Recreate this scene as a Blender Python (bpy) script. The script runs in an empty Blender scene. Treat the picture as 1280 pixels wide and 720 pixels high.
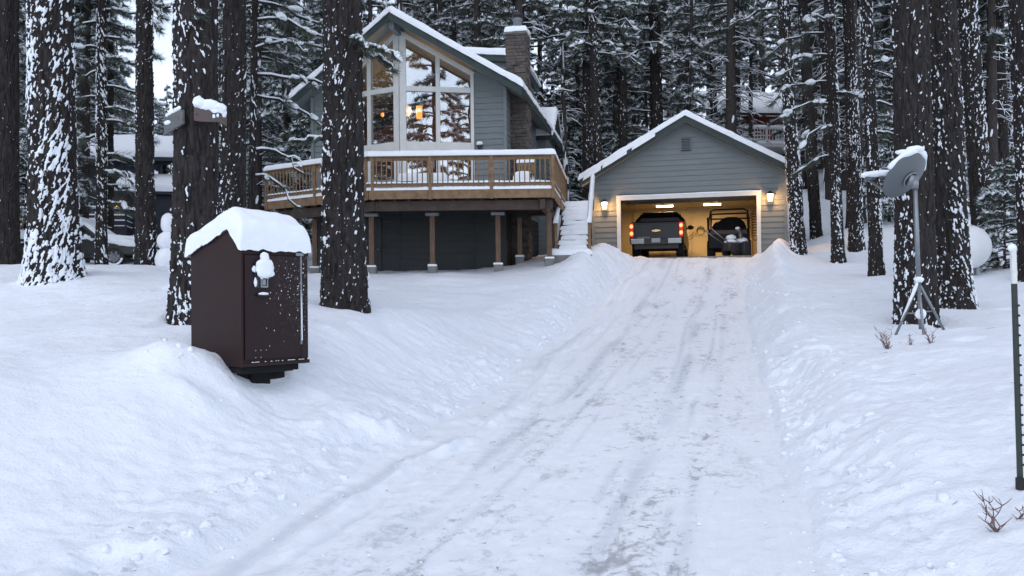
import bpy, math, random
import numpy as np
from mathutils import Vector, Matrix

S = bpy.context.scene
COL = S.collection
R = math.radians
rng = np.random.default_rng(7)

# ------------------------------------------------------------------ camera
PITCH, ROLL, FPX, EYE = R(0.78), R(0.6), 1100.0, 1.6
_f = np.array([0, math.cos(PITCH), math.sin(PITCH)])
_r0 = np.array([1.0, 0, 0]); _u0 = np.array([0, -math.sin(PITCH), math.cos(PITCH)])
CR = _r0*math.cos(ROLL) - _u0*math.sin(ROLL)
CU = _u0*math.cos(ROLL) + _r0*math.sin(ROLL)
def at(px, py, Y):
    d = _f + (px-640)/FPX*CR + (360-py)/FPX*CU
    return Vector((d[0]*Y/d[1], Y, EYE + d[2]*Y/d[1]))
def atz(px, py, z):
    d = _f + (px-640)/FPX*CR + (360-py)/FPX*CU
    k = (z-EYE)/d[2]
    return Vector((d[0]*k, d[1]*k, z))

cam = bpy.data.cameras.new('camera'); co = bpy.data.objects.new('camera', cam); COL.objects.link(co)
cam.sensor_width = 36; cam.lens = FPX/1280*36; cam.clip_end = 1500; cam.clip_start = .05
m3 = Matrix((CR, CU, -_f)).transposed()
co.matrix_world = Matrix.Translation((0, 0, EYE)) @ m3.to_4x4()
S.camera = co

# ------------------------------------------------------------------ numpy noise
def _hash(ix, iy, iz, seed):
    h = (ix*374761393 + iy*668265263 + iz*2147483647 + seed*1442695041) & 0xFFFFFFFF
    h = ((h ^ (h >> 13))*1274126177) & 0xFFFFFFFF
    h = ((h ^ (h >> 16))*2246822519) & 0xFFFFFFFF
    return ((h ^ (h >> 15)) & 0xFFFFFF)/float(0xFFFFFF)
def vnoise(x, y, z=0.0, seed=0):
    x = np.asarray(x, float); y = np.asarray(y, float); z = np.broadcast_to(np.asarray(z, float), x.shape)
    ix, iy, iz = np.floor(x).astype(np.int64), np.floor(y).astype(np.int64), np.floor(z).astype(np.int64)
    fx, fy, fz = x-ix, y-iy, z-iz
    fx = fx*fx*fx*(fx*(fx*6-15)+10); fy = fy*fy*fy*(fy*(fy*6-15)+10); fz = fz*fz*fz*(fz*(fz*6-15)+10)
    def c(a, b, d): return _hash(ix+a, iy+b, iz+d, seed)
    x00 = c(0,0,0)*(1-fx)+c(1,0,0)*fx; x10 = c(0,1,0)*(1-fx)+c(1,1,0)*fx
    x01 = c(0,0,1)*(1-fx)+c(1,0,1)*fx; x11 = c(0,1,1)*(1-fx)+c(1,1,1)*fx
    return (x00*(1-fy)+x10*fy)*(1-fz)+(x01*(1-fy)+x11*fy)*fz
def fbm(x, y, z=0.0, seed=0, oct=4, gain=.5):
    s = 0; a = 1; t = 0
    for o in range(oct):
        s = s + a*vnoise(np.asarray(x)*2**o, np.asarray(y)*2**o, np.asarray(z)*2**o, seed+o*17); t += a; a *= gain
    return s/t
def sstep(a, b, x):
    t = np.clip((np.asarray(x, float)-a)/(b-a), 0, 1); return t*t*(3-2*t)

# ------------------------------------------------------------------ materials
def nt(name):
    m = bpy.data.materials.new(name); m.use_nodes = True
    t = m.node_tree; b = t.nodes['Principled BSDF']; return m, t, b
def ramp(t, fac, stops):
    r = t.nodes.new('ShaderNodeValToRGB'); e = r.color_ramp.elements
    while len(e) < len(stops): e.new(.5)
    for k, (p, c) in zip(e, stops):
        k.position = p; k.color = (*c, 1) if len(c) == 3 else c
    t.links.new(fac, r.inputs[0]); return r.outputs[0]
def tnoise(t, scale, detail=4, rough=.55, vec=None, dist=0):
    n = t.nodes.new('ShaderNodeTexNoise'); n.inputs['Scale'].default_value = scale
    n.inputs['Detail'].default_value = detail; n.inputs['Roughness'].default_value = rough; n.inputs['Distortion'].default_value = dist
    if vec is not None: t.links.new(vec, n.inputs['Vector'])
    return n.outputs[0]
def coords(t, scale=(1,1,1), kind='Object'):
    c = t.nodes.new('ShaderNodeTexCoord'); m = t.nodes.new('ShaderNodeMapping'); m.inputs['Scale'].default_value = scale
    t.links.new(c.outputs[kind], m.inputs[0]); return m.outputs[0]
def bump(t, b, h, strength=.3, dist=.01, prev=None):
    n = t.nodes.new('ShaderNodeBump'); n.inputs['Strength'].default_value = strength; n.inputs['Distance'].default_value = dist
    t.links.new(h, n.inputs['Height'])
    if prev is not None: t.links.new(prev, n.inputs['Normal'])
    t.links.new(n.outputs[0], b.inputs['Normal']); return n.outputs[0]
def mix(t, fac, a, b_):
    m = t.nodes.new('ShaderNodeMix'); m.data_type = 'RGBA'
    if isinstance(fac, (int, float)): m.inputs[0].default_value = fac
    else: t.links.new(fac, m.inputs[0])
    for i, v in ((6, a), (7, b_)):
        if isinstance(v, tuple): m.inputs[i].default_value = (*v, 1)
        else: t.links.new(v, m.inputs[i])
    return m.outputs[2]
def mat(name, col, rough=.6, metal=0, var=.25, scale=6, stretch=(1,1,1), bmp=.15, bdist=.004, spec=None, col2=None):
    m, t, b = nt(name); v = coords(t, stretch)
    n = tnoise(t, scale, 5, .6, v)
    c2 = col2 or tuple(x*(1-var) for x in col); c1 = col if col2 else tuple(min(1, x*(1+var)) for x in col)
    t.links.new(ramp(t, n, [(.3, c2), (.7, c1)]), b.inputs['Base Color'])
    b.inputs['Roughness'].default_value = rough; b.inputs['Metallic'].default_value = metal
    if spec is not None: b.inputs['Specular IOR Level'].default_value = spec
    if bmp: bump(t, b, tnoise(t, scale*4, 4, .6, v), bmp, bdist)
    return m
def emit(name, col, strength):
    m, t, b = nt(name); b.inputs['Base Color'].default_value = (*[min(1, c) for c in col], 1)
    b.inputs['Emission Color'].default_value = (*col, 1); b.inputs['Emission Strength'].default_value = strength; return m

def snow_mat(name, col=(.83,.86,.90), fine=60, coarse=9, s=.35, d=.012):
    m, t, b = nt(name); v = coords(t)
    n = tnoise(t, coarse, 5, .6, v); n2 = tnoise(t, fine, 4, .7, v)
    t.links.new(ramp(t, n, [(.25, tuple(x*.965 for x in col)), (.75, tuple(min(.95, x*1.02) for x in col))]), b.inputs['Base Color'])
    b.inputs['Roughness'].default_value = .65; b.inputs['Specular IOR Level'].default_value = .25
    p = bump(t, b, n, s, d*2.5); bump(t, b, n2, s*1.1, d*.7, p)
    return m
M = {}
M['snow'] = snow_mat('snow')
M['ground'] = snow_mat('snow_ground', (.82,.85,.90), 38, 7, .6, .018)
M['snowcap'] = snow_mat('packed_roof_snow', (.84,.87,.91), 70, 5, .2, .008)
M['treesnow'] = mat('tree_snow', (.80,.84,.89), .7, 0, .03, 8, bmp=.2, bdist=.01)

def bark_mat(name, dark, light):
    m, t, b = nt(name); v = coords(t, (1,1,.22))
    n = tnoise(t, 22, 6, .65, v, .6); n2 = tnoise(t, 3, 3, .5, coords(t))
    c = mix(t, n2, ramp(t, n, [(.35, dark), (.65, light)]), ramp(t, n, [(.35, tuple(x*.7 for x in dark)), (.7, tuple(x*.8 for x in light))]))
    a = t.nodes.new('ShaderNodeAttribute'); a.attribute_name = 'snow'
    k = ramp(t, a.outputs['Fac'], [(.46, (0,0,0)), (.54, (1,1,1))])
    t.links.new(mix(t, k, c, (.80,.84,.89)), b.inputs['Base Color'])
    b.inputs['Roughness'].default_value = .85; b.inputs['Specular IOR Level'].default_value = .2
    bump(t, b, n, .7, .02); return m
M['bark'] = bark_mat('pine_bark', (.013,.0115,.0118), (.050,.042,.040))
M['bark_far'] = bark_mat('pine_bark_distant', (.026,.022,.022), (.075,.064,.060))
M['needle'] = mat('pine_needles', (.066,.084,.062), .55, 0, .45, 2.2, bmp=0)
M['needle_blue'] = mat('pine_needles_grey', (.078,.095,.080), .55, 0, .4, 2.2, bmp=0)
M['twig'] = mat('twig_bark', (.07,.05,.04), .8, 0, .3, 20)
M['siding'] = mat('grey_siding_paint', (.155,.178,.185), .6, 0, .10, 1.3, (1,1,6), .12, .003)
M['siding_dark'] = mat('shaded_siding_paint', (.027,.030,.031), .65, 0, .12, 1.3, (1,1,6), .12, .003)  # siding colour darkened to carry the shade under the deck
M['trim'] = mat('white_trim_paint', (.62,.62,.60), .5, 0, .05, 3, bmp=.06)
M['fascia'] = mat('green_fascia_paint', (.020,.036,.034), .55, 0, .15, 3)
M['soffit'] = mat('grey_soffit_paint', (.16,.18,.18), .6, 0, .1, 3)
M['cedar'] = mat('cedar_wood', (.190,.115,.058), .6, 0, .35, 5, (1,1,1), .25, .004)
M['cedar_dark'] = mat('stained_beam_wood', (.055,.032,.024), .65, 0, .35, 5, (1,1,1), .25, .004)
M['post'] = mat('post_wood', (.125,.070,.042), .65, 0, .4, 7, (3,3,.5), .25, .004)
M['concrete'] = mat('concrete', (.20,.195,.185), .85, 0, .15, 8, bmp=.3)
M['metal'] = mat('galvanised_steel', (.24,.255,.27), .42, .7, .12, 12, bmp=.06)
M['darkmetal'] = mat('black_metal', (.025,.025,.027), .45, .3, .2, 12, bmp=.06)
M['rubber'] = mat('rubber', (.018,.018,.018), .8, 0, .2, 20)
M['interior'] = mat('interior_wood', (.22,.12,.06), .6, 0, .3, 3, (1,1,4), .1)
M['ply'] = mat('unpainted_wallboard', (.50,.40,.26), .7, 0, .10, 1.5, bmp=.05)

def glass(name, refl, tint=(.75,.78,.76)):
    m = bpy.data.materials.new(name); m.use_nodes = True; t = m.node_tree; t.nodes.clear()
    o = t.nodes.new('ShaderNodeOutputMaterial'); mx = t.nodes.new('ShaderNodeMixShader')
    g = t.nodes.new('ShaderNodeBsdfGlossy'); g.inputs['Roughness'].default_value = .006; g.inputs['Color'].default_value = (.96,.98,1,1)
    tr = t.nodes.new('ShaderNodeBsdfTransparent'); tr.inputs['Color'].default_value = (*tint, 1)
    n = tnoise(t, 1.6, 1, .5, coords(t)); bp = t.nodes.new('ShaderNodeBump'); bp.inputs['Strength'].default_value = .03; bp.inputs['Distance'].default_value = .02
    t.links.new(n, bp.inputs['Height']); t.links.new(bp.outputs[0], g.inputs['Normal'])
    lw = t.nodes.new('ShaderNodeFresnel'); lw.inputs['IOR'].default_value = 1.5
    ad = t.nodes.new('ShaderNodeMath'); ad.operation = 'ADD'; ad.inputs[1].default_value = refl; ad.use_clamp = True
    t.links.new(lw.outputs[0], ad.inputs[0]); t.links.new(ad.outputs[0], mx.inputs[0])
    t.links.new(tr.outputs[0], mx.inputs[1]); t.links.new(g.outputs[0], mx.inputs[2]); t.links.new(mx.outputs[0], o.inputs[0])
    return m
M['glass'] = glass('window_glass', .29, (.86,.87,.85))
M['darkglass'] = mat('dark_vehicle_glass', (.008,.009,.01), .08, 0, .1, 3, bmp=0)

def stone_mat():
    m, t, b = nt('chimney_stone'); v = coords(t, (3.2,3.2,8))
    vo = t.nodes.new('ShaderNodeTexVoronoi'); vo.inputs['Scale'].default_value = 1.0; t.links.new(v, vo.inputs['Vector'])
    sp = t.nodes.new('ShaderNodeSeparateColor'); t.links.new(vo.outputs['Color'], sp.inputs[0])
    c = ramp(t, sp.outputs[0], [(0, (.04,.036,.034)), (.35, (.088,.070,.061)), (.6, (.13,.11,.096)), (1, (.07,.066,.066))])
    t.links.new(mix(t, .35, c, ramp(t, tnoise(t, 30, 5, .7, coords(t)), [(.3, (.04,.034,.032)), (.7, (.14,.125,.11))])), b.inputs['Base Color'])
    b.inputs['Roughness'].default_value = .9; bump(t, b, tnoise(t, 25, 5, .7, coords(t)), .5, .02); return m
M['stone'] = stone_mat()

# ------------------------------------------------------------------ mesh building
def link(o, parent=None):
    COL.objects.link(o)
    if parent is not None: o.parent = parent
    return o
def tag(o, label=None, cat=None, group=None, kind=None):
    if label: o['label'] = label
    if cat: o['category'] = cat
    if group: o['group'] = group
    if kind: o['kind'] = kind
    return o
def empty(name, loc, rz=0, label=None, cat=None, group=None):
    o = bpy.data.objects.new(name, None); o.location = loc; o.rotation_euler = (0,0,rz); o.empty_display_size = .3
    link(o); return tag(o, label, cat, group)
def copy_tree(o, parent=None):
    c = o.copy(); COL.objects.link(c)
    if parent is not None: c.parent = parent
    for ch in list(o.children): copy_tree(ch, c)
    return c
def np_mesh(name, V, T=None, Q=None, smooth=True, attr=None):
    me = bpy.data.meshes.new(name); V = np.asarray(V, np.float32)
    T = np.zeros((0,3), np.int32) if T is None else np.asarray(T, np.int32); Q = np.zeros((0,4), np.int32) if Q is None else np.asarray(Q, np.int32)
    me.vertices.add(len(V)); me.vertices.foreach_set('co', V.ravel())
    nl = T.size+Q.size; me.loops.add(nl); me.loops.foreach_set('vertex_index', np.concatenate([T.ravel(), Q.ravel()]))
    npoly = len(T)+len(Q); me.polygons.add(npoly)
    me.polygons.foreach_set('loop_start', np.concatenate([np.arange(len(T))*3, len(T)*3+np.arange(len(Q))*4]).astype(np.int32))
    me.polygons.foreach_set('use_smooth', np.full(npoly, smooth, bool))
    if attr is not None:
        a = me.attributes.new('snow', 'FLOAT', 'POINT'); a.data.foreach_set('value', np.asarray(attr, np.float32))
    me.update(calc_edges=True); me.validate(); return me
def mobj(name, me, m, parent=None):
    o = bpy.data.objects.new(name, me); me.materials.append(m); return link(o, parent)

_t = (1+5**.5)/2
ICO_V = np.array([(-1,_t,0),(1,_t,0),(-1,-_t,0),(1,-_t,0),(0,-1,_t),(0,1,_t),(0,-1,-_t),(0,1,-_t),(_t,0,-1),(_t,0,1),(-_t,0,-1),(-_t,0,1)])/math.sqrt(1+_t*_t)
ICO_F = np.array([(0,11,5),(0,5,1),(0,1,7),(0,7,10),(0,10,11),(1,5,9),(5,11,4),(11,10,2),(10,7,6),(7,1,8),(3,9,4),(3,4,2),(3,2,6),(3,6,8),(3,8,9),(4,9,5),(2,4,11),(6,2,10),(8,6,7),(9,8,1)])
def subdiv(V, F):
    V = list(map(tuple, V)); cache = {}; out = []
    def mid(a, b):
        k = (min(a,b), max(a,b))
        if k not in cache:
            p = (np.array(V[a])+np.array(V[b])); p = p/np.linalg.norm(p); V.append(tuple(p)); cache[k] = len(V)-1
        return cache[k]
    for a, b, c in F:
        x, y, z = mid(a,b), mid(b,c), mid(c,a); out += [(a,x,z),(b,y,x),(c,z,y),(x,y,z)]
    return np.array(V), np.array(out)
ICO1_V, ICO1_F = subdiv(ICO_V, ICO_F); ICO2_V, ICO2_F = subdiv(ICO1_V, ICO1_F); ICO3_V, ICO3_F = subdiv(ICO2_V, ICO2_F)

class MB:
    """collects geometry, builds ONE mesh object"""
    def __init__(s): s.V = []; s.T = []; s.Q = []; s.n = 0
    def add(s, V, T=None, Q=None):
        V = np.asarray(V, float); s.V.append(V)
        if T is not None and len(T): s.T.append(np.asarray(T)+s.n)
        if Q is not None and len(Q): s.Q.append(np.asarray(Q)+s.n)
        s.n += len(V); return s
    def box(s, c, d, rz=0, M4=None):
        x, y, z = d[0]/2, d[1]/2, d[2]/2
        V = np.array([(-x,-y,-z),(x,-y,-z),(x,y,-z),(-x,y,-z),(-x,-y,z),(x,-y,z),(x,y,z),(-x,y,z)])
        if rz: ca, sa = math.cos(rz), math.sin(rz); V = V @ np.array([(ca,sa,0),(-sa,ca,0),(0,0,1)])
        return s.add(V+np.array(c), Q=[(0,3,2,1),(4,5,6,7),(0,1,5,4),(1,2,6,5),(2,3,7,6),(3,0,4,7)])
    def beam(s, p0, p1, w, h, up=(0,0,1)):
        p0, p1 = Vector(p0), Vector(p1); d = (p1-p0).normalized(); up = Vector(up)
        if abs(d.dot(up)) > .98: up = Vector((0,1,0))
        x = d.cross(up).normalized()*w/2; z = x.cross(d).normalized()*h/2
        V = [p0-x-z, p0+x-z, p0+x+z, p0-x+z, p1-x-z, p1+x-z, p1+x+z, p1-x+z]
        return s.add([tuple(v) for v in V], Q=[(0,1,2,3),(4,7,6,5),(0,4,5,1),(1,5,6,2),(2,6,7,3),(3,7,4,0)])
    def prism(s, poly, ext):
        """poly: 3D points of a planar polygon, extruded along ext"""
        n = len(poly); P = np.array([tuple(p) for p in poly], float); V = np.vstack([P, P+np.array(ext)])
        Q = [(i, (i+1)%n, n+(i+1)%n, n+i) for i in range(n)]
        T = [(0, i+1, i) for i in range(1, n-1)] + [(n, n+i, n+i+1) for i in range(1, n-1)]
        return s.add(V, T, Q)
    def face(s, poly):
        n = len(poly); return s.add([tuple(p) for p in poly], [(0, i, i+1) for i in range(1, n-1)])
    def tube(s, pts, rad, n=8, caps=True, zsq=1.0):
        P = np.array([tuple(p) for p in pts], float); k = len(P)
        rad = np.broadcast_to(np.asarray(rad, float), (k,))
        D = np.gradient(P, axis=0); D /= np.linalg.norm(D, axis=1)[:,None]+1e-9
        ref = np.array([0,0,1.0]) if abs(D[:,2]).mean() < .85 else np.array([1.0,0,0])
        X = np.cross(D, ref); X /= np.linalg.norm(X, axis=1)[:,None]+1e-9; Z = np.cross(X, D)
        a = np.arange(n)/n*2*math.pi
        V = P[:,None,:] + rad[:,None,None]*(np.cos(a)[None,:,None]*X[:,None,:] + zsq*np.sin(a)[None,:,None]*Z[:,None,:])
        V = V.reshape(-1,3); i = np.arange(k-1)[:,None]*n; j = np.arange(n)[None,:]; j2 = (j+1)%n
        Q = np.stack([i+j, i+j2, i+n+j2, i+n+j], -1).reshape(-1,4)
        T = []
        if caps:
            V = np.vstack([V, P[0], P[-1]]); b = k*n
            T = [(b, (q+1)%n, q) for q in range(n)] + [(b+1, (k-1)*n+q, (k-1)*n+(q+1)%n) for q in range(n)]
        return s.add(V, T, Q)
    def lathe(s, prof, c=(0,0,0), n=24, axis='z', mat3=None):
        k = len(prof); a = np.arange(n)/n*2*math.pi
        V = np.array([[(r*math.cos(t), r*math.sin(t), z) for t in a] for r, z in prof]).reshape(-1,3)
        if mat3 is not None: V = V @ np.array(mat3).T
        i = np.arange(k-1)[:,None]*n; j = np.arange(n)[None,:]; j2 = (j+1)%n
        return s.add(V+np.array(c), Q=np.stack([i+j, i+j2, i+n+j2, i+n+j], -1).reshape(-1,4))
    def lump(s, c, sc, rz=0, seed=0, lvl=0, jit=.25, tilt=None):
        BV, BF = ((ICO_V, ICO_F), (ICO1_V, ICO1_F), (ICO2_V, ICO2_F), (ICO3_V, ICO3_F))[lvl]
        sx, sy, sz = seed*1.37, seed*2.11, seed*.77
        n = vnoise(BV[:,0]*1.6+sx, BV[:,1]*1.6+sy, BV[:,2]*1.6+sz, 3)
        if lvl > 1: n = .7*n + .3*vnoise(BV[:,0]*4+sx, BV[:,1]*4+sy, BV[:,2]*4+sz, 5)
        V = BV*(1+(n-.5)*2*jit)[:,None]*np.array(sc)
        if tilt is not None: V = V @ np.array(tilt).T
        if rz: ca, sa = math.cos(rz), math.sin(rz); V = V @ np.array([(ca,sa,0),(-sa,ca,0),(0,0,1)])
        return s.add(V+np.array(tuple(c)), BF)
    def snow(s, A, B, C, D, t, r=.12, nu=16, nv=16, seed=0, wob=.15, sag=.02):
        """rounded blanket of snow over the bilinear patch A-B-C-D, thickness t"""
        A, B, C, D = (np.array(tuple(p), float) for p in (A,B,C,D))
        lu = (np.linalg.norm(B-A)+np.linalg.norm(C-D))/2; lv = (np.linalg.norm(D-A)+np.linalg.norm(C-B))/2
        def samples(L, n):
            rr = min(r/L, .45); e = rr*(1-np.cos(np.linspace(0, math.pi/2, 6)))
            return np.concatenate([e[:-1], np.linspace(rr, 1-rr, max(n,2)), 1-e[::-1][1:]])
        us, vs = samples(lu, nu), samples(lv, nv); U, W = np.meshgrid(us, vs, indexing='ij')
        P = (A[None,None]*((1-U)*(1-W))[...,None]+B*(U*(1-W))[...,None]+C*(U*W)[...,None]+D*((1-U)*W)[...,None])
        d = np.minimum(np.minimum(U, 1-U)*lu, np.minimum(W, 1-W)*lv); rr = min(r, .45*min(lu, lv))
        q = np.clip(d/rr, 0, 1); h = t*np.sqrt(np.clip(1-(1-q)**2, 0, 1))
        n = fbm(P[...,0]*1.7+seed*3.1, P[...,1]*1.7+seed, P[...,2]*1.7, 11, 3)
        n2 = fbm(P[...,0]*6+seed*3.1, P[...,1]*6+seed, P[...,2]*6, 12, 2)
        h = h*(1+(n-.5)*2*wob+(n2-.5)*wob*.8)
        # ragged outline
        edge = (1-q); cen = (A+B+C+D)/4; out = P-cen; out[...,2] = 0; ol = np.linalg.norm(out, axis=-1, keepdims=True)+1e-6
        P = P + out/ol*(edge*(n2-.4)*t*.5)[...,None]
        P[...,2] += h - sag*edge
        nU, nV = len(us), len(vs); V = P.reshape(-1,3)
        i = np.arange(nU-1)[:,None]*nV; j = np.arange(nV-1)[None,:]
        Q = np.stack([i+j, i+nV+j, i+nV+j+1, i+j+1], -1).reshape(-1,4)
        # underside so that the blanket is closed
        k = len(V); Bt = np.array([A,B,C,D]); Bt[:,2] -= sag
        return s.add(V, None, Q).add(Bt, None, [(0,3,2,1)])
    def build(s, name, m, parent=None, smooth=False, bevel=0, label=None):
        V = np.vstack(s.V); T = np.vstack(s.T) if s.T else None; Q = np.vstack(s.Q) if s.Q else None
        o = mobj(name, np_mesh(name, V, T, Q, smooth), m, parent)
        if bevel:
            b = o.modifiers.new('bevel', 'BEVEL'); b.width = bevel; b.segments = 2; b.limit_method = 'ANGLE'
        if label: o['label'] = label
        return o

def clip(poly, axis, val, keep_above):
    out = []; n = len(poly)
    for i in range(n):
        a, b = poly[i], poly[(i+1)%n]; ia = (a[axis] >= val) == keep_above or a[axis] == val; ib = (b[axis] >= val) == keep_above or b[axis] == val
        if ia: out.append(a)
        if ia != ib:
            k = (val-a[axis])/(b[axis]-a[axis]); out.append(tuple(a[j]+(b[j]-a[j])*k for j in range(2)))
    return out
def siding(mb, o, ud, nd, poly, lap=.19, proud=.022, z0=0.0, back=.1):
    """lapped boards over a convex wall polygon (s along ud, z up); nd points outwards"""
    o, ud, nd = np.array(o, float), np.array(ud, float), np.array(nd, float)
    zs = [p[1] for p in poly]; k = math.floor((min(zs)-z0)/lap)
    to3 = lambda p, f: o+ud*p[0]+np.array([0,0,p[1]])+nd*f
    while z0+k*lap < max(zs)-1e-6:
        a, b = z0+k*lap, z0+(k+1)*lap; k += 1
        pl = clip(poly, 1, a, True)
        if len(pl) < 3: continue
        pl = clip(pl, 1, b, False)
        if len(pl) < 3: continue
        F = [to3(p, proud*(1-(p[1]-a)/lap)+.004) for p in pl]; Bk = [to3(p, -.01) for p in pl]; n = len(F)
        mb.add(F+Bk, [(0,i,i+1) for i in range(1,n-1)], [(i,(i+1)%n,n+(i+1)%n,n+i) for i in range(n)])
    P = [tuple(to3(p, -.012)) for p in poly]
    mb.prism(P, nd*-back)
# ------------------------------------------------------------------ driveway profile and edges
_py = np.linspace(-60, 60, 1201)
_pz = np.interp(_py, [-60, 2, 5.2, 8, 12, 17, 23, 27, 29.5, 31, 60], [0, 0, 0, .08, .30, .75, 1.55, 2.30, 2.93, 3.02, 3.05])
_k = np.exp(-np.linspace(-2, 2, 25)**2); _k /= _k.sum()
_pz = np.convolve(np.pad(_pz, 12, 'edge'), _k, 'valid')
def zroad(Y): return np.interp(Y, _py, _pz)
def on_road(px, py):
    Ys = np.linspace(3, 33, 3001); best = None
    for Y in Ys:
        if at(px, py, Y).z <= zroad(Y): continue
    z = np.array([at(px, py, y).z for y in Ys[::10]]); d = z-zroad(Ys[::10])
    i = np.argmax(d <= 0) if (d <= 0).any() else len(d)-1
    return at(px, py, float(Ys[::10][i]))
def edge_tab(lst):
    P = [on_road(x, y) for x, y in lst]; P.sort(key=lambda p: p.y)
    return np.array([p.y for p in P]), np.array([p.x for p in P])
LEY, LEX = edge_tab([(238,716),(287,690),(342,655),(395,622),(450,590),(508,558),(558,530),(640,470),(692,430),(727,400),(758,370),(776,350),(792,333)])
REY, REX = edge_tab([(1030,716),(1005,650),(985,600),(968,530),(951,470),(940,430),(934,400),(932,370),(933,350),(934,333)])
def sm(xs, ys):
    t = np.arange(-60, 60, .1); v = np.interp(t, xs, ys)
    k = np.exp(-np.linspace(-2, 2, 17)**2); k /= k.sum(); return t, np.convolve(np.pad(v, 8, 'edge'), k, 'valid')
LEY = np.concatenate([[-60, 3.0], LEY, [29.5, 31.0, 60]]); LEX = np.concatenate([[-2.4, -2.35], LEX, [LEX[-1]+.35, 3.7, 4.0]])
REY = np.concatenate([[-60, 3], REY, [29.5, 31.0, 60]]); REX = np.concatenate([[2.3, 1.9], REX, [REX[-1]+.45, 8.75, 9]])
_lt, _lv = sm(LEY, LEX); _rt, _rv = sm(REY, REX)
def left_edge(Y): return np.interp(Y, _lt, _lv) + .10*(fbm(np.asarray(Y)*1.1, np.zeros_like(np.asarray(Y, float)), 0, 31, 3)-.5)*2
def right_edge(Y): return np.interp(Y, _rt, _rv) + .08*(fbm(np.asarray(Y)*1.1, np.zeros_like(np.asarray(Y, float))+9, 0, 33, 3)-.5)*2

# ------------------------------------------------------------------ natural ground
ANC = [(10,333,20),(66,350,14),(127,338,23),(182,333,20),(246,393,11.2),(432,370,13.2),(300,345,20),
       (465,342,25.5),(541,345,25.5),(623,342,25.7),(690,335,25.7),(712,326,26.8),(350,345,27),
       (998,318,29),(1020,302,36),(1048,327,27),(1095,348,23),(1142,405,15),(1190,380,16.5),(1150,418,13.75),(1222,343,20),(1275,588,5.5),
       (241,420,9.4),(400,432,9.6),(302,455,8.5),(340,450,8.9),(270,445,8.9),(430,450,9.6),(100,460,8),(0,540,6.2),(60,420,10.5),(190,520,7.2),(300,545,7.4),
       (1060,500,8.5),(1120,600,6.3),(1230,480,8.5),(1100,440,12),(1000,345,24),(1200,420,12.5),(540,395,16),(640,372,20),(480,430,11.5),
       (1260,360,18),(1180,340,22),(100,690,5.3),(150,640,5.9),(0,690,5.3),(240,640,6.0),(330,590,7.0),(-60,345,20),(-80,420,11)]
AP = np.array([tuple(at(*a)) for a in ANC])
AP = np.vstack([AP, [(-14,34,3.2),(-20,28,2.9),(-26,40,3.6),(0,34,3.3),(14,33,4.6),(12.5,40,6.2),(0,0,.1),(5,2,.35),(-6,2,.0),(9,4,.6),(-9,5,.5),(20,25,3.2)]])
def base(X, Y):
    g = sstep(-22, -4, X)*.21 + .035
    return 1.15+.085*(np.clip(Y, -10, 34)-9) + g*np.clip(Y-34, 0, 200) + .10*np.clip(X-10, 0, 40)*sstep(28, 45, Y)*.4
SIG = 3.2
_d2 = ((AP[:,None,:2]-AP[None,:,:2])**2).sum(-1)
_w = np.linalg.solve(np.exp(-_d2/(2*SIG**2))+.06*np.eye(len(AP)), AP[:,2]-base(AP[:,0], AP[:,1]))
def natural(X, Y):
    s = base(X, Y)
    for (ax, ay, az), w in zip(AP, _w): s = s + w*np.exp(-((X-ax)**2+(Y-ay)**2)/(2*SIG**2))
    return s
BOXP = (-2.55, 9.05)
MOUND = []      # (x, y, radius, height) of snow heaped round trunks etc.
FOOT = []       # footprints to flatten: (x0, y0, rot, u0, u1, v0, v1, z)
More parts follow.
